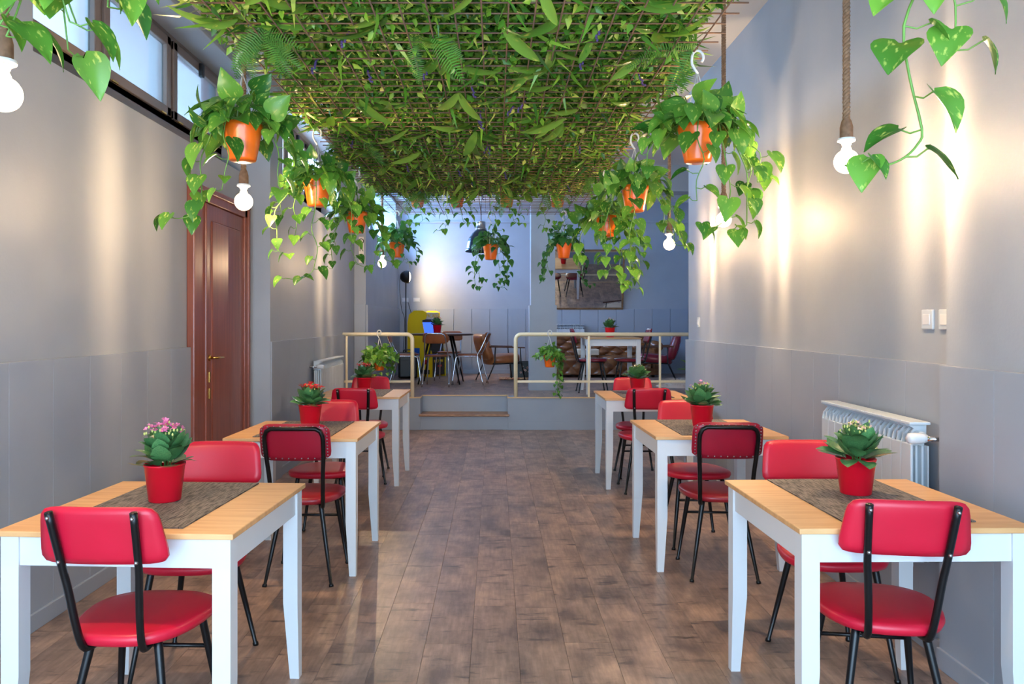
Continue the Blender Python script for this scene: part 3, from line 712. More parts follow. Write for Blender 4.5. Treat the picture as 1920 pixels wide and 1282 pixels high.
# ------------------------------------------------------------------ pothos leaves and hanging planters
def heart(variant):
    ts = [-.12, 0, .1, .25, .42, .6, .78, .92, 1.0]
    ws = [.2, .36, .44, .47, .43, .33, .2, .08, .004]
    vs = []; fs = []; rr = random.Random(variant); tw = [.25, -.2, .05, .4][variant]; dr = [.32, .2, .45, .3][variant]; fold = [.25, .35, .18, .5][variant]
    for t_, w in zip(ts, ws):
        zc = -dr * max(0, t_) ** 2
        for a in (-1, -.55, 0, .55, 1):
            x = a * w; y = t_
            if t_ < 0 and a == 0: y = .04; 
            if t_ <= 0 and abs(a) == .55: y = t_ * .8
            if t_ < 0 and abs(a) == 1: y = t_ * .2; x = a * .3
            vs.append((x + tw * .12 * t_ * t_, y, zc + fold * abs(x) * (.8 + .2 * a * tw) + .02 * math.sin(7 * t_ + a * 3)))
    for i in range(len(ts) - 1):
        for k in range(4): fs.append((i * 5 + k, i * 5 + k + 1, i * 5 + k + 6, i * 5 + k + 5))
    return MB().add(vs, fs, True).mesh('leaf', None)
HM = {}
for mname in ('pothos', 'pothos_deep'):
    HM[mname] = []
    for v in range(4):
        me = heart(v); me.materials.append(MATS[mname]); HM[mname].append(me)
# pot: rounded tapered bowl
ME['orange_pot'] = MB().lathe([(0, 0), (.05, 0), (.056, .004), (.058, .01), (.07, .075), (.079, .125), (.084, .14), (.084, .158), (.079, .16), (.073, .14), (.066, .125), (0, .122)], 32).mesh('pot', 'orange_pot')
ME['orange_saucer'] = MB().lathe([(0, -.004), (.05, -.004), (.056, .0), (.057, .008)], 24).mesh('saucer', 'string_white')
def planter(label, loc, hook_z, seed, vines, crown=34, leaf=.085, mat='pothos', group='orange hanging pots of trailing vines', hang=True, crown_h=.17, spread=.2, bar_r=.0):
    """loc = pot base; vines = list of (azimuth, outward reach, drop, curl-back)"""
    rr = random.Random(seed); p = thing('hanging_planter', label, 'plant', loc, 0, group)
    link('pot', ME['orange_pot'], p)
    if hang:
        zt = hook_z - loc[2]; h = MB()
        hk = [(0, 0, zt - .1), (0, 0, zt - .06)] + [(.0 + .024 * (1 - math.cos(a)) - .0, 0, zt - .03 + .024 * math.sin(a) * 1.2 + .0) for a in [x * PI * 1.25 / 10 for x in range(0, 11)]]
        hk = [(x - .024, y, z) for x, y, z in hk]; hk[0] = (0, 0, zt - .1)
        h.tube(smooth_path(hk, 2), .006, 6); h.build('hook', 'string_white', p)
        for k in range(3):
            a = seed + k * 2 * PI / 3
            MB().tube([(0, 0, zt - .095), (.08 * math.cos(a), .08 * math.sin(a), .15)], .0022, 5).build('string', 'string_white', p)
    stems = MB(); crown = int(crown * 1.6)
    def put(q, d, nrm, s):
        link('leaf', rr.choice(HM[mat]), p, Matrix.Translation(q) @ orient(d, nrm) @ Matrix.Scale(s, 4))
    for k in range(crown):
        a = k * 2.39996 + rr.uniform(-.25, .25); f = math.sqrt((k + .5) / crown)
        r = spread * (.2 + .8 * f) * rr.uniform(.75, 1.1); z = .15 + crown_h * (1 - f * f * .95) * rr.uniform(.6, 1.1) - .03 * f
        q = Vector((math.cos(a) * r, math.sin(a) * r, z)); base = Vector((math.cos(a) * .04 * rr.random(), math.sin(a) * .04, .13))
        mid = base.lerp(q, .6) + Vector((0, 0, .05))
        stems.tube(smooth_path([base, mid, q], 3), .0022, 4, False)
        if k % 3 == 0: e = rr.uniform(.1, 1.0); nz = .35
        else: e = rr.uniform(-.9, .1) - f * .3; nz = 1
        d = Vector((math.cos(a + rr.uniform(-.6, .6)) * math.cos(e), math.sin(a + rr.uniform(-.6, .6)) * math.cos(e), math.sin(e)))
        put(q, d, Vector((math.cos(a) * .6 + rr.uniform(-.3, .3), math.sin(a) * .6 - .25, nz)), leaf * rr.uniform(.8, 1.25))
    stems.build('crown_stems', 'vine', p)['kind'] = 'stuff'
    for (az, reach, drop, curl) in vines:
        c, s = math.cos(az), math.sin(az); pts = [Vector((c * .03, s * .03, .13)), Vector((c * .095, s * .095, .185))]
        n = max(4, int(drop / .09)); side = rr.choice((-1, 1)) if curl >= 0 else -1; curl = abs(curl)
        for i in range(1, n + 1):
            f = i / n; w = .02 * math.sin(i * 2.1 + az * 5) * min(1, f * 3)
            rad = .11 + (reach - .11) * min(1, f * 2.2)
            pts.append(Vector((c * rad - s * w, s * rad + c * w, .16 - drop * f)))
        if curl:
            e = pts[-1]
            for i in range(1, 6):
                a = i / 5 * PI * .62
                pts.append(e + Vector((side * .085 * (1 - math.cos(a)) * 1.2 * curl, 0, -.07 * math.sin(a) * curl)))
        path = smooth_path(pts, 3); vb = MB(); vb.tube(path, [.0034 - .0016 * i / len(path) for i in range(len(path))], 5)
        acc = 0; k = 0; step = leaf * .6
        for i in range(2, len(path)):
            acc += (path[i] - path[i - 1]).length
            if acc > step or i == len(path) - 1:
                acc = 0; k += 1; f = i / len(path)
                a = az + (1 if k % 2 else -1) * rr.uniform(.5, 1.5)
                o = Vector((math.cos(a), math.sin(a), rr.uniform(-.2, .5))); ln = leaf * rr.uniform(.35, .6)
                q = path[i] + o * ln
                vb.tube([path[i], path[i] + o * ln * .5 + Vector((0, 0, -.008)), q], .0018, 4, False)
                d = Vector((o.x * .75, o.y * .75, rr.uniform(-1.1, -.25)))
                put(q, d, Vector((o.x, o.y, .9)) + Vector((rr.uniform(-.3, .3), -.5, 0)), leaf * rr.uniform(.75, 1.2) * (1.05 - .35 * f))
        vb.build('vine', 'vine', p)
    return p
ZM = 2.545      # height of the steel mesh
PB = 2.07       # base of the hanging pots
def pots(px, d): return PX(px, d)
L_, F_, R__, BK = PI, -PI / 2, 0, PI / 2
planter('orange pot of large-leaved vine hanging beside the clerestory windows, bulb behind it', (-1.085, 3.35, 2.075), ZM, 11, [(F_ - .3, .12, .30, 0), (L_ + .2, .17, .34, 1.0), (R__ - .2, .17, .30, 0), (R__ + .3, .2, .14, 0)], 36, .095, crown_h=.15)
planter('orange pot of trailing vine hanging beside the brown door', (-1.065, 4.67, 2.075), ZM, 12, [(F_ + .1, .13, .52, 1.2), (L_, .22, .22, 0), (L_ + .7, .26, .42, .6), (R__ + .2, .2, .34, 0), (F_ - .7, .16, .36, 0), (R__ - .7, .16, .28, 0)], 34, .085)
planter('orange pot of trailing vine hanging before the upright letter sign', (-1.06, 5.96, 2.06), ZM, 13, [(F_, .13, .36, 1.0), (L_ - .3, .18, .26, 0), (L_ + .6, .2, .44, 0), (R__ + .1, .22, .34, .5), (R__ - .6, .2, .42, 0)], 34, .085)
planter('orange pot of bushy vine hanging at the mesh corner above the arcade cabinet', (-1.03, 8.2, 2.055), ZM, 14, [(R__, .2, .16, .8), (F_ + .6, .13, .22, 0), (L_, .15, .12, 0)], 40, .075, 'pothos_deep', crown_h=.22, spread=.17)
planter('orange pot of trailing vine hanging beside the dark bell pendant lamp', (-.045, 8.2, 2.03), ZM, 15, [(L_ - .1, .17, .4, .6), (L_ + .6, .15, .36, .4), (R__ - .3, .15, .4, .8), (R__ + .2, .18, .34, .6), (R__ - .9, .14, .42, 0)], 30, .075, 'pothos_deep', spread=.18)
planter('orange pot of trailing vine hanging in front of the grey column', (.725, 8.2, 2.045), ZM, 16, [(L_, .2, .4, 0), (L_ + .5, .2, .3, 0), (R__, .2, .4, .6), (R__ - .5, .17, .36, 0), (L_ - .4, .22, .36, 0)], 36, .075, 'pothos_deep', crown_h=.22, spread=.17)
planter('orange pot nearly buried in light green vines before the tilted mirror', (.855, 5.96, 2.03), ZM, 17, [(F_, .13, .4, .5), (L_ - .1, .2, .3, .4), (R__, .18, .46, .8), (R__ - .6, .2, .46, .6), (R__ - .3, .26, .36, 0), (R__ + .5, .24, .42, 0), (F_ + .6, .15, .5, .8)], 34, .09)
planter('orange pot of trailing vine hanging next to the rope bulb by the end wall corner', (.862, 4.80, 2.06), ZM, 18, [(R__ - .1, .24, .34, .4), (R__ - .8, .2, .3, 0), (L_ + .3, .2, .46, 0), (F_ - .3, .16, .34, .5), (R__ + .4, .26, .26, 0), (L_ - .2, .2, .3, 0)], 36, .09)
planter('orange pot of large-leaved vine hanging against the plain grey wall', (.867, 3.33, 2.065), ZM, 19, [(F_ - .2, .12, .34, 0), (R__ - .3, .2, .42, .5), (R__ + .2, .24, .34, 0), (R__ - .9, .15, .4, .8), (L_ + .1, .22, .22, 0), (R__, .26, .24, 0)], 38, .1, crown_h=.15)
planter('vine in orange pot hanging nearest the wall sockets, long stems over a bulb', (.85, 1.68, 2.13), ZM, 20, [(F_ - .15, .13, .52, -1.1), (F_ + .45, .14, .36, 0), (R__ - .1, .3, .2, 0), (R__ - .5, .22, .16, 0), (L_ + .5, .17, .2, 0), (F_ - .7, .15, .17, 0)], 26, .1, crown_h=.12)
planter('vine in orange pot hanging nearest the first clerestory pane, beside a bulb', (-1.09, 1.68, 2.12), ZM, 22, [(F_ + .8, .16, .30, 0), (R__ - .2, .2, .26, 0), (R__ - .7, .16, .32, 0), (R__ + .1, .24, .2, 0), (F_ + .3, .14, .3, 0), (R__ - .4, .24, .28, 0), (R__, .16, .3, 0)], 26, .115, crown_h=.12)
# pots standing on the bare end of the mesh
SG = 'orange pots standing on the mesh end'
for k, (px, seed) in enumerate(((783, 51), (857, 52), (950, 53), (1045, 54))):
    lab = ['above the arcade cabinet corner pot', 'between the corner pot and the bell pendant', 'just past the bell pendant, towards the column', 'above the column, at the mirror end'][k]
    planter('orange pot standing on the steel mesh ' + lab, (PX(px, 8.0), 8.0, ZM + .008), 0, seed, [(F_ + .3, .16, .3, .6), (BK + .6, .22, .34, .5), (R__ - .8, .2, .26, 0)], 14, .075, 'pothos', SG, False)
# small plants on the railings
planter('bushy light green plant in orange pot hooked on the short railing', (PX(711, YR - .09), YR - .09, .76), zr + .055, 61, [(F_, .12, .2, 0), (L_ + .4, .14, .22, 0), (R__ - .5, .13, .2, 0), (R__, .16, .16, 0), (F_ - .5, .12, .24, 0)], 80, .08, 'pothos', 'small pots hooked on the railings', True, .16, .22)
planter('long trailing plant in orange pot hooked on the long railing', (PX(1031, YR - .09), YR - .09, .80), zr + .055, 62, [(R__ - .3, .13, .46, 0), (R__ - .6, .12, .52, 0), (R__, .12, .40, 0), (F_ + .7, .11, .5, 0), (R__ + .4, .1, .44, 0)], 60, .062, 'pothos', 'small pots hooked on the railings', True, .13, .17)

# ------------------------------------------------------------------ rope bulbs
rb = MB()
for k in range(3):
    pts = [(math.cos(2 * PI * (i / 8 + k / 3)) * .0085, math.sin(2 * PI * (i / 8 + k / 3)) * .0085, .13 + i * .006) for i in range(0, 232)]
    rb.tube(pts, .0078, 5)
ME['rope'] = rb.mesh('rope', 'rope')
ME['rope_cup'] = MB().lathe([(.012, .205), (.02, .19), (.026, .165), (.026, .12), (.03, .105), (.024, .1), (.0, .1)], 20).mesh('rope_cup', 'socket_cup')
ME['bulb_collar'] = MB().lathe([(.034, .118), (.036, .112), (.034, .106), (.018, .104), (.018, .09), (.012, .088)], 20).mesh('socket_ring', 'string_white')
gp = [(.013, .075), (.0145, .064), (.02, .052)] + [(.05 * math.sin(a), .05 * math.cos(a)) for a in [x * PI / 14 for x in range(2, 15)]]
ME['globe'] = MB().lathe(gp, 24).mesh('glass_globe', 'bulb_glass')
ME['filament'] = MB().tube([(0, 0, -.024), (0, 0, .024)], .0022, 6).mesh('filament', 'filament')
FIL = [0, .62, 1.5, 2.2, 3.1, 3.75, 4.7, 5.45]
def bulb(label, loc, seed, power):
    t_ = thing('rope_bulb', label, 'lamp', loc, seed * 1.7, 'globe bulbs on jute ropes')
    r = link('rope', ME['rope'], t_)
    r.scale = (1, 1, (ZC - loc[2] - .13) / 1.386); r.location.z = .13 * (1 - r.scale.z)
    link('rope_cup', ME['rope_cup'], t_, Matrix.Translation((0, 0, -.022))); link('socket_ring', ME['bulb_collar'], t_, Matrix.Translation((0, 0, -.022)))
    link('glass_globe', ME['globe'], t_); 
    for a in FIL: link('filament', ME['filament'], t_, Matrix.Translation((.0135 * math.cos(a), .0135 * math.sin(a), 0)))
    l = bpy.data.lights.new('bulb_light', 'POINT'); l.energy = power; l.color = (1, .68, .38); l.shadow_soft_size = .004
    lo = bpy.data.objects.new('bulb_light', l); COL.objects.link(lo); lo.parent = t_; lo.location = (0, 0, 0)
    return t_
BP = 19
bulb('glowing globe bulb on jute rope over the table by the wall sockets', (PX(1587, 3.255), 3.255, 2.055), 1, BP)
bulb('glowing globe bulb on jute rope beside the vine pot against plain grey wall', (1.498, 5.10, 2.05), 2, BP)
bulb('glowing globe bulb on jute rope by the end corner of the long wall', (1.498, 6.69, 2.045), 3, BP)
bulb('glowing globe bulb hanging by the first clerestory pane', (PX(6, 2.2), 2.2, 2.03), 4, BP)
bulb('glowing globe bulb hanging in front of the brown door', (-1.394, 4.32, 2.05), 5, BP)
bulb('glowing globe bulb hanging near the platform, before the floor lamp', (-1.29, 8.9, 2.045), 6, BP)

# ------------------------------------------------------------------ plant ceiling on steel mesh
PC = thing('plant_ceiling', 'suspended steel mesh packed with green artificial foliage above the tables', 'plant', (-.1, 4.7, ZM))
MX0, MX1, MY0, MY1 = -1.115, .915, 1.1, 8.47
def lb(x): return x + .1
meb = MB().tube([(0, -(MY1 - MY0) / 2, 0), (0, (MY1 - MY0) / 2, 0)], .0034, 6).mesh('long_bar', 'rebar')
mec = MB().tube([(-(MX1 - MX0) / 2, 0, 0), ((MX1 - MX0) / 2, 0, 0)], .0033, 6).mesh('cross_bar', 'rebar')
x = MX0 + .065
while x < MX1 - .02:
    link('long_bar', meb, PC, Matrix.Translation((x + .1, (MY0 + MY1) / 2 - 4.7, -.0068 + random.uniform(-.001, .001)))); x += .1
y = MY0 + .03; k = 0
while y < MY1:
    dx = random.uniform(-.02, .02)
    link('cross_bar', mec, PC, Matrix.Translation(((MX0 + MX1) / 2 + .1 + dx, y - 4.7, random.uniform(-.001, .001)))); y += .1
MB().box(-.93, .93, MY0 - 4.65, 7.15 - 4.7, .135, .14).build('backing_sheet', 'backing', PC)  # solid panel backing, added above the leaves to block light through the mesh
def leaves_np(n, tpl, faces, pos, dirs, nrm, size):
    y = dirs / np.linalg.norm(dirs, axis=1, keepdims=True)
    x = np.cross(y, nrm); x /= np.linalg.norm(x, axis=1, keepdims=True) + 1e-9; z = np.cross(x, y)
    V = pos[:, None, :] + size[:, None, None] * (tpl[None, :, 0:1] * x[:, None, :] + tpl[None, :, 1:2] * y[:, None, :] + tpl[None, :, 2:3] * z[:, None, :])
    nv = len(tpl); Fc = (np.arange(n)[:, None, None] * nv + faces[None]).reshape(-1, faces.shape[1])
    return V.reshape(-1, 3), Fc
def np_mesh(name, V, Fc, mat):
    me = bpy.data.meshes.new(name); k = Fc.shape[1]
    me.vertices.add(len(V)); me.vertices.foreach_set('co', V.astype(np.float32).ravel())
    me.loops.add(Fc.size); me.loops.foreach_set('vertex_index', Fc.astype(np.int32).ravel())
    me.polygons.add(len(Fc)); me.polygons.foreach_set('loop_start', np.arange(0, Fc.size, k, dtype=np.int32)); me.polygons.foreach_set('loop_total', np.full(len(Fc), k, dtype=np.int32))
    me.polygons.foreach_set('use_smooth', np.ones(len(Fc), dtype=bool)); me.update(calc_edges=True); me.validate()
    me.materials.append(MATS[mat]); return me
rg = np.random.default_rng(5)
def scatter(n, zlo, zhi, smin, smax, tpl, faces, down):
    pos = np.stack([rg.uniform(-1.0, .97, n), rg.uniform(MY0 - 4.7, 7.27 - 4.7, n), rg.uniform(zlo, zhi, n)], 1)
    # ragged outline
    pos[:, 0] += .06 * np.sin(pos[:, 1] * 5.1) * (np.abs(pos[:, 0]) > .85)
    a = rg.uniform(0, 2 * PI, n); e = rg.normal(down, .45, n)
    d = np.stack([np.cos(a) * np.cos(e), np.sin(a) * np.cos(e), np.sin(e)], 1)
    nr = np.stack([rg.normal(0, .5, n), rg.normal(-.3, .5, n), -np.ones(n)], 1)
    return leaves_np(n, tpl, faces, pos, d, nr, rg.uniform(smin, smax, n))
tp = np.array([(0, 0, 0), (-.27, .4, .07), (0, .45, -.03), (.27, .4, .07), (0, 1, -.12)]); fc = np.array([(0, 1, 2), (0, 2, 3), (1, 4, 2), (2, 4, 3)])
V1, F1 = scatter(62000, .025, .12, .024, .052, tp, fc, -.4)
V2, F2 = scatter(9000, .0, .05, .03, .058, tp, fc, -.3)
tp2 = np.array([(-.02, 0, 0), (.02, 0, 0), (-.045, .5, .03), (.045, .5, .03), (0, 1, -.15)]); fc2 = np.array([(0, 1, 3), (0, 3, 2), (2, 3, 4)])
V3, F3 = scatter(6000, .05, .12, .12, .22, tp2, fc2, -.2)
for V, Fx in ((V1, F1), (V2, F2), (V3, F3)):
    o = link('foliage', np_mesh('foliage', V, Fx, 'foliage'), PC); o['kind'] = 'stuff'
def long_leaf(v):
    b = MB(); n = 8; vs = []; fs = []
    for i in range(n + 1):
        t_ = i / n; w = .13 * math.sin(PI * min(.999, .06 + t_ * .94)) ** .7 if i < n else .003
        if i == 0: w = .035
        zc = -[.25, .5, .1][v] * t_ * t_
        for a in (-1, 0, 1): vs.append((a * w + [.08, -.1, .02][v] * t_ * t_, t_, zc + abs(a) * w * .5))
    for i in range(n):
        for k in range(2): fs.append((i * 3 + k, i * 3 + k + 1, i * 3 + k + 4, i * 3 + k + 3))
    return b.add(vs, fs, True).mesh('leaf', 'long_leaf')
LLM = [long_leaf(v) for v in range(3)]
rr = random.Random(77); cnt = 0
while cnt < 285:
    cx, cy = rr.uniform(-.95, .93), rr.uniform(MY0 + 1.5 - 4.7, 7.2 - 4.7); a0 = rr.uniform(0, 2 * PI)
    for k in range(rr.randint(2, 5)):
        a = a0 + rr.uniform(-1.1, 1.1); e = rr.uniform(-.75, -.1)
        d = Vector((math.cos(a) * math.cos(e), math.sin(a) * math.cos(e), math.sin(e)))
        link('leaf', rr.choice(LLM), PC, Matrix.Translation((cx, cy, rr.uniform(.0, .04))) @ orient(d, (rr.uniform(-.4, .4), rr.uniform(-.5, .2), -1)) @ Matrix.Scale(rr.uniform(.13, .24), 4)); cnt += 1
fb = MB()
fb.tube([(0, 0, 0), (0, .5, -.06), (0, 1, -.22)], [.008, .006, .003], 4)
for k in range(22):
    t_ = .06 + k / 22 * .92; ln = .2 * math.sin(PI * (t_ * .85 + .13)) ; z = -.22 * t_ * t_
    for s in (-1, 1): fb.add([(0, t_ - .008, z), (s * ln * .5, t_ + .014, z - .01), (s * ln, t_ + .045, z - .05), (s * ln * .5, t_ + .034, z - .012), (0, t_ + .012, z)], [(0, 1, 2, 3), (0, 3, 4)], True)
FM = fb.mesh('fern_frond', 'fern')
for (cx, cy, n) in ((-.93, 3.15, 9), (-.62, 7.0, 6), (-.3, 3.2, 4), (.82, 3.3, 4), (-.9, 5.0, 2), (.1, 7.1, 4), (.75, 6.3, 4), (-.6, 7.1, 4), (.5, 7.1, 4)):
    for k in range(n):
        a = rr.uniform(0, 2 * PI); e = rr.uniform(-1.2, -.3); d = Vector((math.cos(a) * math.cos(e), math.sin(a) * math.cos(e), math.sin(e)))
        link('fern_frond', FM, PC, Matrix.Translation((cx + .1 + rr.uniform(-.08, .08), cy - 4.7 + rr.uniform(-.08, .08), .03)) @ orient(d, (rr.uniform(-.3, .3), -.8, -.6)) @ Matrix.Scale(rr.uniform(.16, .28), 4))
lv = MB()
for k in range(9): lv.ball((rr.uniform(-.006, .006), rr.uniform(-.006, .006), -k * .008), .006, 5, 4)
LV = lv.mesh('lavender_sprig', 'lavender')
for k in range(26): link('lavender_sprig', LV, PC, Matrix.Translation((rr.uniform(-.85, .85), rr.uniform(2.9, 7.5) - 4.7, .01)) @ Euler((rr.uniform(-.6, .6), rr.uniform(-.6, .6), 0)).to_matrix().to_4x4())
for sx in (-.95, 0, .95):
    for yy in (-3.2, 0, 3.55): MB().tube([(sx, yy, .005), (sx, yy, ZC - ZM)], .003, 6).build('suspension_wire', 'steel', PC)

# ------------------------------------------------------------------ platform furniture
# dark round table
t_ = thing('round_table', 'dark round table with splayed black legs in front of arcade cabinet', 'table', (-.84, 12.2, ZP))
MB().lathe([(0, .748), (.49, .748), (.5, .755), (.5, .768), (.492, .775), (0, .775)], 48).build('tabletop', 'dark_top', t_)
for k in range(4):
    a = PI / 4 - .05 + k * PI / 2; MB().tube([(.22 * math.cos(a), .22 * math.sin(a), .75), (.45 * math.cos(a), .45 * math.sin(a), 0)], [.02, .011], 10).build('leg', 'black_metal', t_)
MB().lathe([(.2, .74), (.25, .74), (.25, .75), (.2, .75)], 24).build('under_ring', 'black_metal', t_)
# chrome tube chairs
def tube_chair(label, loc, rz, front='chrome'):
    c = thing('tube_chair', label, 'chair', loc, rz, 'brown chairs with chrome tube frames')
    o = seat_outline(.37, .36, .38)
    MB().loft([[(x * s, y * s, z) for x, y in o] for s, z in ((.96, .445), (1, .452), (1, .462), (.97, .468), (.5, .47), (.02, .47))]).build('seat', 'brown_vinyl', c)
    link('backrest', back_panel(.36, .39, .64, .80, -.235, -.275, .024, 1.5, .02, 'brown_vinyl'), c)
    half = [(-.2, -.25, 0), (-.185, -.185, .25), (-.175, -.15, .44), (-.168, -.2, .54), (-.155, -.262, .68), (-.145, -.285, .74)]
    half = smooth_path(half, 3) + [Vector((-.13, -.30, .772)), Vector((-.1, -.305, .785))]
    MB().tube(half + [Vector((-p.x, p.y, p.z)) for p in reversed(half)], .0105, 8).build('back_frame', 'chrome', c)
    for s in (-1, 1):
        MB().tube(smooth_path([(s * .175, -.14, .437), (s * .17, .1, .437), (s * .168, .155, .425), (s * .175, .185, .38), (s * .2, .235, 0)], 4), .0105, 8).build('front_leg', front, c)
    MB().tube([(-.172, .02, .437), (.172, .02, .437)], .008, 8).build('cross_bar', front, c)
    return c
tube_chair('brown chrome-tube chair with its back to the platform steps', (-.855, 11.66, ZP), R_(-4))
tube_chair('brown chrome-tube chair at the round table on the short railing side', (-1.36, 11.98, ZP), R_(-88))
tube_chair('brown chrome-tube chair at the round table next to the leather armchair', (-.385, 11.95, ZP), R_(80))
tube_chair('brown chrome-tube chair at the round table nearest the back wall', (-.76, 12.85, ZP), R_(174))
# leather armchairs with wooden arms
def armchair(label, loc, rz, mat, wood, plump, group):
    c = thing('armchair', label, 'armchair', loc, rz, group)
    m = Matrix.Translation((0, 0, .36)) @ Matrix.Rotation(R_(5), 4, 'X')
    s = MB(); rings = []
    for z, k in ((-.07, .93), (-.05, 1.0), (.0, 1.03), (.045, 1.0), (.065, .9), (.075, .5), (.077, .05)):
        rings.append([(x * k, y * k, z) for x, y in seat_outline(.56, .54, .56)])
    s.loft(rings, m); s.build('seat_cushion', mat, c)
    mb = Matrix.Translation((0, -.24, .34)) @ Matrix.Rotation(R_(18), 4, 'X')
    pr = [(0.0, .0), (.06, .0)]
    b = MB(); rings = []
    for z, k, th in ((.02, .92, .06), (.06, 1.0, .075), (.2, 1.02, .085), (.34, 1.0, .075), (.41, .97, .06), (.44, .9, .03)):
        o = [(math.copysign(abs(math.cos(a)) ** .5, math.cos(a)) * .26 * k, math.copysign(abs(math.sin(a)) ** .6, math.sin(a)) * th, z) for a in [2 * PI * i / 28 for i in range(28)]]
        rings.append(o)
    b.loft(rings, mb); b.build('back_cushion', mat, c)
    for sx in (-1, 1):
        MB().bbox(-.02, .02, -.3, .3, -.011, .011, .009, mat=Matrix.Translation((sx * .31, .0, .555)) @ Matrix.Rotation(R_(-2), 4, 'X')).build('armrest', wood, c)
        MB().tube([(sx * .31, .22, .55), (sx * .285, .24, .33), (sx * .33, .30, 0)], [.009, .011, .009], 8).build('front_leg', 'black_metal', c)
        MB().tube([(sx * .31, -.2, .55), (sx * .28, -.2, .3), (sx * .30, -.34, 0)], [.009, .011, .009], 8).build('rear_leg', 'black_metal', c)
    MB().tube([(-.285, .22, .3), (.285, .22, .3)], .011, 8).tube([(-.28, -.2, .29), (.28, -.2, .29)], .011, 8).tube([(-.28, -.2, .29), (-.285, .22, .3)], .011, 8).tube([(.28, -.2, .29), (.285, .22, .3)], .011, 8).build('seat_frame', 'black_metal', c)
    return c
armchair('tan leather armchair with wooden armrests between round table and column', (.1, 12.65, ZP), R_(-72), 'brown_leather', 'walnut', 0, 'leather armchairs on the platform')
armchair('wine red leather armchair with wooden armrests beside the tufted sofa', (2.62, 12.75, ZP), R_(78), 'wine_vinyl', 'walnut', 0, 'leather armchairs on the platform')
# tufted sofa
s = thing('tufted_sofa', 'brown leather button-tufted sofa along the platform back wall', 'sofa', (1.8, 13.75, ZP))
def tuft(u, v, w, h, nx, ny, amp):
    a, c = u * nx, v * ny
    return amp * (abs(math.sin(PI * (a + c) / 2)) * abs(math.sin(PI * (a - c) / 2))) ** .5
wS = 1.05
MB().bbox(-wS, wS, -.36, .38, .04, .16, .02).build('base', 'sofa_leather', s)
MB().grid(lambda u, v: ((u - .5) * 2 * (wS - .18), -.38 - .05 * tuft(u, v, 1, 1, 14, 2, 1), .06 + v * .23), 112, 16).build('tufted_front', 'sofa_leather', s)
for k in range(2):
    x0 = -wS + .18 + k * (wS - .18); rings = []
    for z, kk in ((.24, .95), (.26, 1), (.33, 1.0), (.36, .96), (.37, .6), (.372, .05)):
        rings.append([((x0 + (wS - .18) / 2) + x * kk, -.07 + y * kk, z) for x, y in seat_outline(wS - .18, wS - .18, .66)])
    MB().loft(rings).build('seat_cushion', 'sofa_leather', s)
MB().grid(lambda u, v: ((u - .5) * 2 * (wS - .14), .2 + .14 * v - .07 * tuft(u, v, 1, 1, 14, 4, 1) * (1 if .04 < v < .98 else .2), .34 + v * .34), 112, 32).build('tufted_back', 'sofa_leather', s)
MB().tube([(-wS + .1, .36, .68), (wS - .1, .36, .68)], .075, 14).build('back_roll', 'sofa_leather', s)
MB().bbox(-wS + .08, wS - .08, .3, .40, .1, .7, .02).build('back_shell', 'sofa_leather', s)
for sx in (-1, 1):
    MB().tube([(sx * (wS - .05), -.38, .53), (sx * (wS - .05), .38, .55)], .09, 16).bbox(sx * (wS - .06) - .075, sx * (wS - .06) + .075, -.37, .36, .08, .54, .03).build('arm', 'sofa_leather', s)
    for yy in (-.3, .32): MB().lathe([(0, 0), (.025, 0), (.032, .05), (0, .05)], 12, cx=sx * (wS - .12), cy=yy).build('foot', 'black_metal', s)
bt = MB().ball((0, 0, 0), .012, 8, 4, (1, .5, 1)).mesh('button', 'sofa_leather')
for j in range(1, 4):
    for i in range(15):
        if (i + j) % 2 == 0: link('button', bt, s, Matrix.Translation(((i / 14 - .5) * 2 * (wS - .14), .2 + .14 * j / 4 - .004, .34 + j / 4 * .34)))
tag(MB().bbox(-.19, .19, -.14, .14, 0, .11, .025, 3).build('cushion', 'cream_fabric'), 'flat cream cushion lying on the tufted sofa', 'cushion').location = (1.62, 13.62, ZP + .373)
# tilted mirror
mi = thing('tilted_mirror', 'large mirror in thin wooden frame leaning forward from the wall', 'mirror', (1.63, YB - .012, 1.60), 0)
mi.rotation_euler = (R_(12), 0, 0)
w2, h2 = .735, 1.11
MB().box(-w2 + .02, w2 - .02, -.018, -.012, .02, h2 - .02).build('mirror_glass', 'mirror_glass', mi)
MB().box(-w2 + .01, w2 - .01, -.010, 0, .01, h2 - .01).build('backing_board', 'walnut', mi)
for a in ((-w2, w2, 0, .035), (-w2, w2, h2 - .035, h2)): part_box('frame_rail', 'mirror_frame', mi, a[0], a[1], -.03, .0, a[2], a[3], .004)
for sx in (-1, 1): part_box('frame_stile', 'mirror_frame', mi, sx * (w2 - .0175) - .0175, sx * (w2 - .0175) + .0175, -.03, .0, .035, h2 - .035, .004)
MB().tube([(0, 0, h2 - .15), (0, .16, h2 + .16)], .003, 6).build('hanging_cord', 'black_metal', mi)
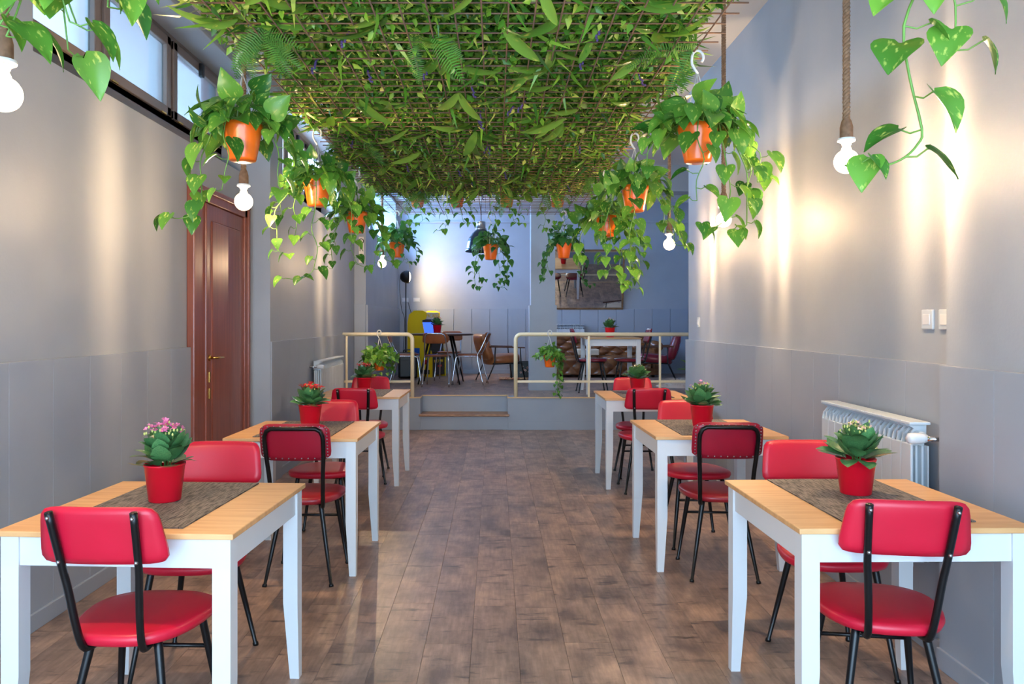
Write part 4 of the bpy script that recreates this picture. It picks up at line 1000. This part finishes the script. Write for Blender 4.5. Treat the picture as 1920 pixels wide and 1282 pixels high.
# pendant lamp
pd = thing('pendant_lamp', 'dark blue enamel bell pendant lamp hanging over the platform edge', 'lamp', (PX(902, 10.6), 10.6, PZ(472, 10.6)))
sh = [(.215, .0), (.222, .012), (.205, .03), (.2, .06), (.19, .12), (.165, .19), (.125, .25), (.085, .285), (.07, .3)]
MB().lathe(sh + [(.066, .298), (.12, .244), (.16, .186), (.185, .118), (.196, .058), (.2, .03), (.213, .004)], 40).build('shade', 'pendant_enamel', pd)
MB().lathe([(.195, .05), (.183, .118), (.158, .184), (.118, .242), (.06, .29), (.0, .29)], 32).build('shade_lining', 'pendant_inner', pd)
MB().lathe([(.072, .295), (.078, .3), (.078, .315), (.062, .32), (.062, .40), (.066, .405), (.03, .415), (.012, .42), (.0, .42)], 28).build('cap', 'steel', pd)
MB().tube([(0, 0, .41), (0, 0, ZC - pd.location.z)], .006, 8).build('cable', 'steel', pd)
MB().ball((0, 0, .14), .045, 14, 8).build('lamp_bulb', 'string_white', pd)
# floor lamp
FX, FY = PX(761, 13.6), 13.6
fl = thing('floor_lamp', 'black floor lamp with chrome dome head turned to the wall', 'lamp', (FX, FY, ZP))
MB().lathe([(0, 0), (.14, 0), (.14, .012), (.03, .025), (.012, .04), (0, .04)], 28).build('base', 'black_metal', fl)
hz = PZ(521, 13.6) - ZP
MB().tube([(0, 0, .02), (0, 0, hz - .09)], .011, 10).build('pole', 'black_metal', fl)
MB().tube([(0, 0, hz - .1), (0, 0, hz - .075), (.0, 0, hz - .06)], [.011, .018, .028], 10).build('swivel', 'black_metal', fl)
hm = Matrix.Translation((.0, 0, hz + .02)) @ Matrix.Rotation(R_(14), 4, 'Z') @ Matrix.Rotation(PI / 2, 4, 'Y')
MB().lathe([(.001, -.105), (.04, -.1), (.075, -.075), (.1, -.035), (.112, .01), (.115, .05), (.111, .05), (.106, .01), (.09, -.03), (.0, -.06)], 28, hm).build('dome_head', 'worn_metal', fl)
MB().lathe([(.001, .082), (.04, .078), (.075, .067), (.1, .052), (.112, .044)], 24, hm).build('lens', 'lamp_lens', fl)
MB().tube(smooth_path([(-.1, 0, hz + .03), (-.105, -.02, hz - .2), (-.07, -.03, hz - .55), (-.02, -.02, hz - .75), (-.05, -.02, .3), (-.03, 0, .05)], 5), .005, 6).build('cord', 'black_plastic', fl)
sl = bpy.data.lights.new('floor_lamp_light', 'SPOT'); sl.energy = 26; sl.color = (1, .74, .45); sl.spot_size = R_(176); sl.spot_blend = .5; sl.shadow_soft_size = .04
so = bpy.data.objects.new('floor_lamp_light', sl); COL.objects.link(so); so.parent = fl; so.location = (.135, .034, hz + .02)
so.rotation_euler = Vector((.97, .242, 0)).to_track_quat('-Z', 'Y').to_euler()
# arcade cabinet
ar = thing('arcade_cabinet', 'yellow sided arcade cabinet with blue screen and black front', 'arcade machine', (-1.20, 13.72, ZP), R_(64))
prof = [(-.25, 0), (.25, 0), (.25, .40), (.19, .52), (.24, .60), (.25, .64), (.10, .72), (.04, .98), (.12, 1.0), (.13, 1.12), (.06, 1.15), (-.12, 1.15), (-.22, 1.08), (-.25, .95)]
# local: +x out of the front? front faces -y, profile (depth, z): depth + is front
def side(x):
    vs = [(x - .008, -d_, z) for d_, z in prof] + [(x + .008, -d_, z) for d_, z in prof]; n = len(prof)
    return MB().add(vs, [tuple(range(n)), tuple(range(2 * n - 1, n - 1, -1))] + [(k, k + n, (k + 1) % n + n, (k + 1) % n) for k in range(n)])
for x in (-.23, .23):
    sd = side(x).build('side_panel', 'yellow_panel', ar)
    xo = x + math.copysign(.0095, x)
    for nm, mt, (a, c, z0, z1) in (('side_art', 'art_blue', (-.12, .0, .36, .50)), ('side_art', 'art_black', (-.02, .2, .05, .13)), ('side_art', 'art_red', (.08, .16, .22, .30))):
        o = MB().bbox(xo - .001, xo + .001, -c, -a, z0, z1, .0008, 1).build(nm, mt, sd)
def fbox(name, mat, d0, d1, z0, z1, par=ar): return MB().bbox(-.22, .22, -d1, -d0, z0, z1, .004).build(name, mat, par)
fbox('coin_door', 'art_black', -.2, .235, .03, .40)
fbox('body', 'art_black', -.24, .03, .02, 1.05)
MB().bbox(-.22, .22, -.03, .03, -.01, .01, .004, mat=Matrix.Translation((0, -.2, .59)) @ Matrix.Rotation(R_(-15), 4, 'X')).box(-.22, .22, -.21, -.02, .42, .585).build('control_panel', 'art_black', ar)
for k, c_ in ((-.08, 'art_red'), (.06, 'yellow_panel'), (.11, 'art_blue')):
    MB().tube([(k, -.205, .59), (k, -.21, .615)], .01, 8).ball((k, -.212, .62), .014, 8, 5).build('button', c_, ar)
sc = MB().bbox(-.19, .19, -.006, .006, -.13, .13, .003, mat=Matrix.Translation((0, -.055, .82)) @ Matrix.Rotation(R_(-13), 4, 'X')).build('screen', 'screen_blue', ar)
fbox('marquee', 'art_cream', -.05, .115, 1.0, 1.12)
me = text_mesh('PAC-MAN', .095, .002, 'yellow_panel', 'marquee_lettering'); link('marquee_lettering', me, ar, Matrix.Translation((0, -.117, 1.06)) @ Matrix.Rotation(PI / 2, 4, 'X'))
me = text_mesh('PAC MAN', .07, .002, 'yellow_panel', 'front_lettering'); link('front_lettering', me, ar, Matrix.Translation((0, -.237, .27)) @ Matrix.Rotation(PI / 2, 4, 'X'))
part_box('front_stripe', 'art_red', ar, -.02, .12, -.237, -.234, .17, .2, .001)
MB().tube(smooth_path([(.12, .26, .9), (.1, .36, 1.05), (.02, .4, 1.3)], 4), .005, 6).build('power_cord', 'black_plastic', ar)
# black box beside the cabinet, crate and rug under the armchair
bb = thing('black_amplifier', 'black rounded amplifier case beside the arcade cabinet', 'amplifier', (PX(764, 13.1), 13.15, ZP), R_(8))
MB().bbox(-.16, .16, -.14, .14, .01, .44, .035, 3).build('case', 'art_black', bb)
MB().bbox(-.13, .13, -.146, -.138, .05, .32, .004).build('grille', 'black_plastic', bb)
MB().tube(smooth_path([(-.07, 0, .43), (-.06, 0, .48), (.06, 0, .48), (.07, 0, .43)], 4), .009, 8).build('handle', 'black_plastic', bb)
cr = thing('storage_crate', 'black open crate standing between tan armchair and column', 'crate', (.46, 13.38, ZP))
for nm, bx in (('crate_wall', (-.2, .2, -.15, -.138, .006, .27)), ('crate_wall', (-.2, .2, .138, .15, .006, .27)), ('crate_wall', (-.2, -.188, -.138, .138, .006, .27)), ('crate_wall', (.188, .2, -.138, .138, .006, .27)), ('crate_bottom', (-.2, .2, -.15, .15, .0, .012)), ('crate_rim', (-.22, .22, -.17, -.148, .25, .275)), ('crate_rim', (-.22, .22, .148, .17, .25, .275))):
    part_box(nm, 'art_black', cr, *bx, r=.003)
for k in range(7):
    a = random.uniform(0, PI); x, z = -.02 + k * .027, .08 + random.random() * .12
    MB().lathe([(.010, 0), (.016, 0), (.016, .002), (.010, .002)], 10, Matrix.Translation((x, -.151, z)) @ Matrix.Rotation(PI / 2, 4, 'X')).build('painted_motif', 'petal_pale', cr)
rug = MB().grid(lambda u, v: ((u - .5) * .7 + .012 * math.sin(v * 23), (v - .5) * .5 + .01 * math.sin(u * 31), .012 + .004 * math.sin(u * 40) * math.sin(v * 33)), 24, 18)
M('rug_weave', (132, 60, 40), .95, c2=(196, 170, 130), scale=14, ramp=(.45, .55))
o = tag(rug.build('rug', 'rug_weave'), 'small patterned rug under the tan armchair and crate', 'rug'); o.location = (.42, 13.05, ZP)
# fluffy hide and leafy plant behind the wall corner
fu = MB(); rr = random.Random(5)
for k in range(900):
    a = rr.uniform(0, 2 * PI); r = math.sqrt(rr.random()); x, y = .36 * r * math.cos(a), .26 * r * math.sin(a); z = .10 * (1 - r * r)
    fu.add([(x - .004, y, z), (x + .004, y, z), (x + .1 * math.cos(a) + rr.uniform(-.03, .03), y + .1 * math.sin(a), max(.004, z + rr.uniform(-.05, .04)))], [(0, 1, 2)])
fu.lathe([(0, .1), (.2, .07), (.36, .0)], 20)
o = tag(fu.build('sheepskin', 'fur'), 'shaggy cream hide lying on the platform floor by the wine armchair', 'rug', kind='stuff'); o.location = (PX(1275, 11.6), 11.6, ZP)
pp = thing('potted_plant', 'leafy green plant in a dark pot beside the wine armchair', 'plant', (3.15, 12.15, ZP))
MB().lathe([(0, 0), (.09, 0), (.13, .22), (.12, .22), (.11, .19), (0, .19)], 24).build('pot', 'art_black', pp)
for k in range(22):
    a = k * 2.4; e = rr.uniform(.1, 1.2); d = Vector((math.cos(a) * math.cos(e), math.sin(a) * math.cos(e), math.sin(e)))
    link('leaf', LLM[k % 3], pp, Matrix.Translation((.03 * math.cos(a), .03 * math.sin(a), .19)) @ orient(d, (0, 0, 1)) @ Matrix.Scale(rr.uniform(.2, .3), 4))
# vertical letter sign on the pier
sg = thing('letter_sign', 'narrow upright cream sign with dark letters on the platform pier', 'sign', (-1.85, 10.77, 2.37), R_(20))
MB().bbox(-.035, .035, -.008, .008, -.18, .18, .003).build('sign_board', 'art_cream', sg)
for k, ch in enumerate('ORI'):
    me = text_mesh(ch, .1, .001, 'art_black', 'letter'); link('letter', me, sg, Matrix.Translation((0, -.0095, .115 - k * .105)) @ Matrix.Rotation(PI / 2, 4, 'X'))
